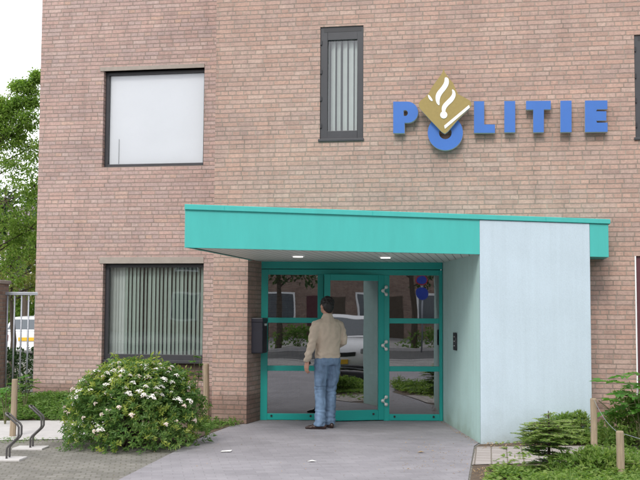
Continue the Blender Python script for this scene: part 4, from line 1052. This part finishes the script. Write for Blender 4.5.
# tall weed with an arching stem
root = empty('tall_weed', G(583, 437), label='single arching weed stem against the pale rendered wall', cat='weed')
st, lf = MB(), MB(); pts = [Vector((0, 0, 0)), Vector((-.04, 0, .16)), Vector((-.10, 0, .27)), Vector((-.18, 0, .335)), Vector((-.23, 0, .345))]
st.tube(pts, [.006, .005, .004, .003, .002], 5)
for k in range(26):
    i = min(3, int(k/26*4)); p = pts[i].lerp(pts[i+1], R()); lf.leaf(p, rdir() + Vector((0, 0, .2)), rdir(), U(.03, .055), .014)
st.build('stem', M['twig'], root); lf.build('foliage', M['leaf_cover'], root)

# trees ---------------------------------------------------------------------
def tree(name, base, h, r0, clumps, per, leafL, mat, lab, group=None, bark=None):
    root = empty(name, base, label=lab, cat='tree', group=group); tr, lf = MB(), MB()
    tr.tube([(0, 0, -.1), (.05, .02, h*.3), (-.04, .03, h*.62), (.02, 0, h*.9)], [r0, r0*.8, r0*.5, r0*.15], 10)
    for (c, r_) in clumps:
        c = Vector(c); s_ = Vector((0, 0, max(h*.25, min(h*.8, c.z - .35*math.hypot(c.x, c.y) - r_*.4))))
        tr.tube([s_, s_.lerp(c, .55) + Vector((0, 0, -.06)), c], [r0*.26, r0*.14, r0*.05], 6)
        nsub = max(5, int(per/26))
        for j in range(nsub):
            q = rdir()*r_*R()**.4; q.z *= .75; e = c + q
            if R() < .5: tr.tube([c, c.lerp(e, .6) + Vector((0, 0, .03)), e], [r0*.06, r0*.04, r0*.02], 4, False)
            for i in range(26):
                p = e + rdir()*max(.13, r_*.34)*R()**.6; d = (rdir()*.8 + q.normalized()*.4 + Vector((0, 0, -.25))).normalized()
                lf.leaf(p, d, Vector((0, 0, 1)) + rdir()*.7, leafL*U(.7, 1.25), leafL*U(.5, .7), .15)
    tr.build('trunk', bark or M['bark'], root); lf.build('crown', mat, root); return root
cl = [((.85, 0, 5.4), .22), ((.55, 0, 5.1), .3), ((1.05, 0, 5.0), .28), ((.6, .1, 5.55), .2), ((1.25, .2, 4.7), .34), ((1.45, .1, 3.6), .36), ((1.4, .2, 2.75), .4), ((.95, .0, 2.4), .45), ((.5, .1, 4.5), .5), ((.9, .3, 3.2), .5), ((.6, .2, 5.0), .35), ((.35, -.2, 3.1), .62), ((.9, -.3, 3.6), .55), ((.3, .2, 4.0), .65), ((1.0, .0, 4.35), .45), ((-.1, -.2, 4.6), .55), ((.75, .1, 4.9), .38), ((1.25, -.1, 5.2), .22), ((1.05, .0, 5.55), .2), ((1.3, .0, 5.55), .13), ((1.25, .0, 5.85), .15), ((.95, .1, 5.9), .12), ((1.38, .0, 6.05), .09), ((.75, .1, 5.4), .2), ((.2, .1, 5.3), .4), ((-.6, 0, 4.4), .8), ((-.9, .3, 3.4), .8), ((.9, .5, 2.9), .5), ((1.3, .1, 3.1), .45), ((1.35, .2, 3.95), .42)]
tree('leafy_tree', (-6.9, 19.2, 0), 5.6, .13, cl, 900, .060, M['leaf_tree'], 'bright green leafy tree rising beside the left corner of the building')
cl = [((1.1, 0, 2.9), .45), ((.7, .1, 3.2), .4), ((1.3, .1, 2.45), .35), ((0, 0, 2.3), .6), ((.6, .2, 2.6), .5), ((-.6, 0, 2.7), .6), ((.2, .1, 3.0), .55), ((.9, 0, 2.2), .4), ((.45, -.2, 2.05), .4)]
tree('leafy_tree', (-6.6, 21.5, 0), 2.9, .08, cl, 330, .09, M['leaf_yellow'], 'shorter yellow green tree behind the metal fence', bark=M['bark'])
grp = 'dark trees behind the fence'
cl = [((0, 0, 4.0), 1.9), ((1.8, 0, 3.4), 1.5), ((-1.8, .5, 3.6), 1.6), ((.4, 0, 6.0), 1.7), ((1.4, 0, 5.0), 1.4), ((-1.2, 0, 5.4), 1.4)]
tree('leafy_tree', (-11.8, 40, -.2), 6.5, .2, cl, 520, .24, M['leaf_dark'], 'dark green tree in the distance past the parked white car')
tree('leafy_tree', (-16.5, 44, -.2), 7.5, .2, cl, 420, .26, M['leaf_tree'], 'far green tree at the left edge above the gate pillar')

low_bush('tall_shrub', Vector((-12.0, 41, -.2)), 3.2, 1.2, 2.7, 1500, M['leaf_tree'], 'tall bright green shrub in the distance beyond the parked car', .20)
# fence, pillar, hedge, far house ---------------------------------------------
gp = AT(3, 330, 15.9)
mb = MB(); pr_ = empty('brick_pillar', (AT(0, 330, 15.9).x-.215, 15.9, 0), label='dark brick gate pillar at the left edge of the photo', cat='pillar')
mb.prism([(-.26, -.26), (.26, -.26), (.26, .26), (-.26, .26)], -.05, AT(3, 284, 15.9).z); mb.build('shaft', M['brick_opp'], pr_)
mb = MB(); mb.box((-.29, -.29, AT(3, 284, 15.9).z), (.29, .29, AT(3, 284, 15.9).z+.06)); mb.build('cap', M['lintel'], pr_, bevel=.01)
fx0, fx1 = AT(6.5, 330, 16.0).x, AT(38.5, 330, 16.0).x
ft = AT(20, 292, 16.0).z
fe = empty('metal_fence', (fx0, 16.0, 0), label='pale galvanised bar fence between the brick pillar and the building corner', cat='fence')
mb = MB(); mb.box((-.05, -.022, ft-.05), (fx1-fx0+.1, .022, ft)); mb.build('rail', M['steel'], fe, bevel=.004); mb = MB(); mb.box((-.05, -.02, .18), (fx1-fx0+.1, .02, .22)); mb.build('rail', M['steel'], fe, bevel=.004)
x = AT(6.9, 330, 16.0).x - fx0; k = 0
while x < fx1 - fx0 + .05:
    mb = MB(); mb.tube([(x, .0, .02), (x, .0, ft-.01)], .0145, 8); mb.build('bar', M['steel'], fe, smooth=True); x += .112
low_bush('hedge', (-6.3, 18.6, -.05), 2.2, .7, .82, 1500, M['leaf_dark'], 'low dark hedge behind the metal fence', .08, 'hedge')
hs = empty('far_house', (-30, 74, 0), label='pale far house glimpsed between the leaves at the left edge', cat='house')
mb = MB(); mb.box((-9, -4, 0), (11, 4, 6)); mb.build('wall', M['far_wall'], hs)
mb = MB(); mb.face([(-9.4, -4.4, 6), (11.4, -4.4, 6), (11.4, 0, 9), (-9.4, 0, 9)]); mb.face([(11.4, 4.4, 6), (-9.4, 4.4, 6), (-9.4, 0, 9), (11.4, 0, 9)]); mb.build('roof', M['far_roof'], hs)
for k in range(5):
    for z in (1, 3.8):
        mb = MB(); mb.box((-8+4*k, -4.06, z), (-6.4+4*k, -4.0, z+1.4)); mb.build('window', M['frame'], hs)

# ------------------------------------------------------------------ bicycle stands
def bike_stand(pxb, lab):
    root = empty('bicycle_stand', pxb, label=lab, cat='bicycle stand', group='bicycle stands by the shrub')
    prof = [(0, .0), (0, .115), (.015, .14), (.105, .225), (.118, .25), (.118, .335), (.105, .36), (.0, .455), (-.02, .47)]
    for dy in (-.05, .05):
        mb = MB(); mb.tube([(x*.98, dy + x*.12, z) for x, z in prof], .0115, 10); mb.build('tube', M['rack'], root, smooth=True)
    mb = MB(); mb.tube([(-.02*.98, -.05-.0024, .47), (-.034, 0, .476), (-.02*.98, .05-.0024, .47)], .0115, 8); mb.build('end_loop', M['rack'], root, smooth=True)
    mb = MB(); mb.prism([(-.19, -.11), (.15, -.11), (.17, .12), (-.17, .12)], -.02, .012); mb.build('foot_slab', M['concrete'], root, bevel=.006)
bike_stand(G(8, 459), 'bent grey tube bicycle stand at the far left on pale foot slab')
bike_stand(G(31.5, 448), 'bent grey tube bicycle stand nearer the flowering shrub')

# ------------------------------------------------------------------ litter
def scrap(name, px, py, pts, mat, lab, cat):
    p = G(px, py); mb = MB(); mb.face([(x, y, .004 + z) for x, y, z in pts]); n_ = len(mb.v)
    mb.face([(x, y, .0025 + z) for x, y, z in reversed(pts)])
    o = mb.build(name, mat); o.location = p + Vector((0, 0, .004)); tag(o, lab, cat)
scrap('paper_scrap', 226, 452, [(-.06, -.03, 0), (.05, -.035, .004), (.065, .03, .012), (-.045, .04, .002)], M['paper'], 'white scrap of paper lying on the paving right of the shrub', 'litter')
scrap('paper_scrap', 312, 462, [(-.05, -.012, 0), (0, -.03, .008), (.05, .0, .002), (.0, .03, .010)], M['paper'], 'pale crumpled scrap on the paving in front of the person', 'litter')
scrap('fallen_leaf', 421, 453, [(-.045, -.01, 0), (0, -.025, .012), (.04, .005, .002), (.0, .025, .012)], M['leaf_dry'], 'dry brown leaf on the paving near the rendered wall', 'leaf')

mb = MB()
for k in range(420):
    if k < 150: q = G(U(400, 476), U(436, 474))
    elif k < 270: t = R(); q = P4.lerp(P1, t) + Vector((-U(.01, .09), -.02, 0))
    elif k < 330: q = Vector((U(-.95, .85), DOORY - U(.02, .10), 0))
    else: q = G(U(100, 460), U(425, 479))
    if FAS.n.dot(q - P1) < 0 and q.x > 1.9: continue
    mb.leaf(Vector((q.x, q.y, .003+.004*R())), Vector((U(-1, 1), U(-1, 1), U(-.1, .25))), Vector((0, 0, 1)) + rdir()*.4, U(.008, .026), U(.005, .012))
tag(mb.build('leaf_debris', M['leaf_dry']), 'scattered dry leaf debris on the grey paving', None, None, 'stuff')

# ------------------------------------------------------------------ cars
def car(loc, rz, lab):
    root = empty('parked_car', loc, rz, lab, 'car', 'white parked cars')
    W_, Ln = .83, 3.95      # half width; length along +x, front at +x
    prof = [(-1.95, .42), (-1.97, .62), (-1.93, .92), (-1.72, 1.0), (-1.45, 1.36), (-1.2, 1.43), (-.2, 1.45), (.25, 1.39), (.95, .98), (1.55, .87), (1.85, .76), (1.96, .58), (1.95, .40), (1.88, .28), (-1.9, .30)]
    # body shell below the belt line, lofted across the width
    low = [(-1.95, .32), (-1.98, .60), (-1.93, .93), (-1.70, .99), (-.6, .98), (.3, .965), (1.0, .94), (1.6, .84), (1.88, .72), (1.97, .56), (1.95, .36), (1.85, .25), (-1.85, .25)]
    mb = MB(); secs = [(-W_, .90), (-W_*.97, .965), (-W_*.86, .995), (-W_*.4, 1.01), (0, 1.015), (W_*.4, 1.01), (W_*.86, .995), (W_*.97, .965), (W_, .90)]
    rings = []
    for y, s_ in secs:
        b = len(mb.v); rings.append(b)
        for (x, z) in low: mb.v.append((x*(.955+.045*(s_-.9)/.115), y, .25 + (z-.25)*(.93+.07*(s_-.9)/.115)))
    n_ = len(low)
    for i in range(len(rings)-1):
        for k in range(n_):
            k2 = (k+1) % n_; mb.f.append((rings[i]+k, rings[i]+k2, rings[i+1]+k2, rings[i+1]+k)); mb.uv += [(0,0)]*4; mb.mi.append(0)
    for rr in (rings[0], rings[-1]): mb.f.append(tuple(rr+k for k in range(n_))); mb.uv += [(0,0)]*n_; mb.mi.append(0)
    mb.build('body', M['car_white'], root, smooth='weld', bevel=.012)
    # greenhouse: roof and pillars, glass set in
    cab = [(-1.82, .97), (-1.50, 1.36), (-1.22, 1.43), (-.2, 1.455), (.22, 1.40), (1.0, .945)]
    mb = MB(); rings = []
    for t in (-1, -.96, -.5, 0, .5, .96, 1):
        b = len(mb.v); rings.append(b); zz = 1 - .035*abs(t)**3
        for (x, z) in cab:
            k_ = 1 if z < 1.1 else .80; mb.v.append((x, t*W_*.965*k_, .95 + (z-.95)*(zz if z > 1.1 else 1)))
    n_ = len(cab)
    for i in range(len(rings)-1):
        for k in range(n_-1): mb.f.append((rings[i]+k, rings[i]+k+1, rings[i+1]+k+1, rings[i+1]+k)); mb.uv += [(0,0)]*4; mb.mi.append(0)
    for rr in (rings[0], rings[-1]): mb.f.append(tuple(rr+k for k in range(n_))); mb.uv += [(0,0)]*n_; mb.mi.append(0)
    mb.build('roof', M['car_white'], root, smooth='weld', bevel=.01)
    gls = M['car_glass']
    def quad(name, pts, mat, off): 
        n0 = (Vector(pts[1]) - Vector(pts[0])).cross(Vector(pts[2]) - Vector(pts[0])).normalized(); q = MB()
        top = [Vector(p) + n0*off for p in pts]; q.face(top); bot = [Vector(p) - n0*.01 for p in pts]
        for i in range(len(pts)): q.face([bot[i], bot[(i+1) % len(pts)], top[(i+1) % len(pts)], top[i]])
        return q.build(name, mat, root)
    y1, y2 = W_*.965*.90, W_*.965*.80
    quad('rear_window', [(-1.78, y1-.04, 1.02), (-1.78, -y1+.04, 1.02), (-1.52, -y2+.05, 1.34), (-1.52, y2-.05, 1.34)], gls, .008)
    quad('windscreen', [(.93, -y1+.02, .985), (.93, y1-.02, .985), (.27, y2-.04, 1.365), (.27, -y2+.04, 1.365)], gls, .008)
    for s_ in (-1, 1):
        for a_, b_, c_, d_ in ((-1.05, -.32, -.32, -1.0), (-.22, .72, .16, -.22)):
            pts = [(a_, s_*W_*.958, 1.0), (b_, s_*W_*.958, 1.0), (c_, s_*W_*.80, 1.37), (d_, s_*W_*.80, 1.37)]
            if s_ > 0: pts.reverse()
            quad('side_window', pts, gls, .01)
        mb = MB(); mb.box((.50, s_*W_ - (.0 if s_ > 0 else .16), .96), (.62, s_*W_ + (.16 if s_ > 0 else 0), 1.07)); mb.build('wing_mirror', M['car_white'], root, bevel=.02)
        for xx in (-1.22, 1.22):
            wm = MB(); wm.tube([(xx, s_*(W_-.17), .30), (xx, s_*(W_+.005), .30)], .30, 22); wo_ = wm.build('wheel', M['rubber'], root, bevel=.02)
            wm = MB(); wm.tube([(xx, s_*(W_-.02), .30), (xx, s_*(W_+.016), .30)], .19, 18); wm.build('rim', M['steel'], wo_, bevel=.01)
        mb = MB(); mb.box((1.83, s_*.66-.15, .60), (1.935, s_*.66+.14, .745)); mb.build('headlight', M['lens'], root, bevel=.03)
        mb = MB(); mb.box((-1.985, s_*.70-.10, .64), (-1.86, s_*.70+.10, .86)); mb.build('tail_light', M['red_lens'], root, bevel=.02)
    mb = MB(); mb.box((1.90, -.42, .57), (1.975, .42, .66)); mb.build('grille', M['black'], root, bevel=.01)
    mb = MB(); mb.box((1.90, -.82, .27), (2.01, .82, .36)); mb.build('front_bumper_strip', M['black'], root, bevel=.02)
    mb = MB(); mb.box((-2.03, -.82, .34), (-1.9, .82, .50)); mb.build('rear_bumper', M['car_white'], root, bevel=.03)
    mb = MB(); mb.box((1.96, -.26, .40), (1.995, .26, .51)); mb.build('number_plate', M['yellow'], root)
    mb = MB(); mb.box((-2.0, -.26, .66), (-1.955, .26, .77)); mb.build('number_plate', M['yellow'], root)
    return root
mt_, nt_, out_ = new_mat('dark_car_glass'); b__ = N(nt_, 'BsdfPrincipled', Roughness=.05); b__.inputs['Base Color'].default_value = (.10,.115,.13,1); nt_.links.new(b__.outputs[0], out_.inputs[0]); M['car_glass'] = mt_
cp = AT(28, 341, 32.5)
c1 = car((cp.x - .06, 34.5, -.17), rad(90), 'white hatchback seen from behind through the bar fence')
th = math.atan2(.83, -.557)
c2 = car((4.75, 6.1, 0), th, 'white hatchback reflected in the half open door')

# ------------------------------------------------------------------ across the street (seen only as reflections)
oh = empty('terraced_house', (2, -27, 0), label='brown brick house row reflected in the entrance glass', cat='house')
mb = MB(); mb.prism([(-70, -6), (30, -6), (30, 4), (-70, 4)], 0, 6.2); mb.build('wall', M['brick_opp'], oh)
mb = MB(); mb.face([(30.3, 4.4, 6.1), (-70.3, 4.4, 6.1), (-70.3, -1, 9.4), (30.3, -1, 9.4)]); mb.face([(-70.3, -6.4, 6.1), (30.3, -6.4, 6.1), (30.3, -1, 9.4), (-70.3, -1, 9.4)]); mb.build('roof', M['far_roof'], oh)
for k in range(14):
    for z, hh in ((.9, 1.5), (3.7, 1.4)):
        mb = MB(); x = -25 + 4*k
        mb.box((x, 3.96, z), (x+1.7, 4.04, z+hh)); f_ = mb.build('window', M['white'], oh)
        mb = MB(); mb.box((x+.1, 4.0, z+.1), (x+1.6, 4.05, z+hh-.1)); mb.build('pane', M['car_glass'], f_)
    mb = MB(); mb.box((x+2.4, 3.97, .08), (x+3.3, 4.03, 2.2)); mb.build('door', M['frame_plum'] if k % 2 else M['bark'], oh)
cl = [((0, 0, 3.2), 1.2), ((.9, 0, 3.0), 1.0), ((-.9, .3, 3.4), 1.0), ((.2, -.5, 4.4), 1.2), ((.8, .3, 4.2), 1.0), ((-.6, 0, 4.6), .9)]
for i, (x, y) in enumerate(((3.6, -9.9), (-1.6, -9.7), (8.5, -9.8))):
    tree('street_tree', (x, y, .08), 5.0, .14, cl, 210, .17, M['leaf_dark'], ('street tree across the road reflected in the right panes', 'street tree across the road reflected in the left panes', 'street tree across the road reflected in the open door')[i], 'street trees across the road')
for i, (x, rx) in enumerate(((4.6, 1.6), (-.8, 1.3))):
    low_bush('hedge', (x, -9.75, .08), rx, .5, .75, 420, M['leaf_cover'], ('green hedge across the road reflected in the right panes', 'green hedge across the road reflected in the left panes')[i], .11, 'hedge')
sgp = empty('road_sign', (3.75, -8.0, 0), label='post with two round blue road signs reflected in the right panes', cat='road sign')
mb = MB(); mb.tube([(0, 0, -.05), (0, 0, 2.85)], .03, 10); mb.build('post', M['steel'], sgp, smooth=True)
for z, mat in ((2.62, 'sign_red'), (2.15, 'sign_blue')):
    mb = MB(); mb.tube([(0, .035, z), (0, .05, z)], .20, 24); d_ = mb.build('sign_disc', M[mat], sgp)
    if mat == 'sign_red': mb = MB(); mb.tube([(0, .045, z), (0, .054, z)], .165, 24); mb.build('sign_face', M['sign_blue'], d_)
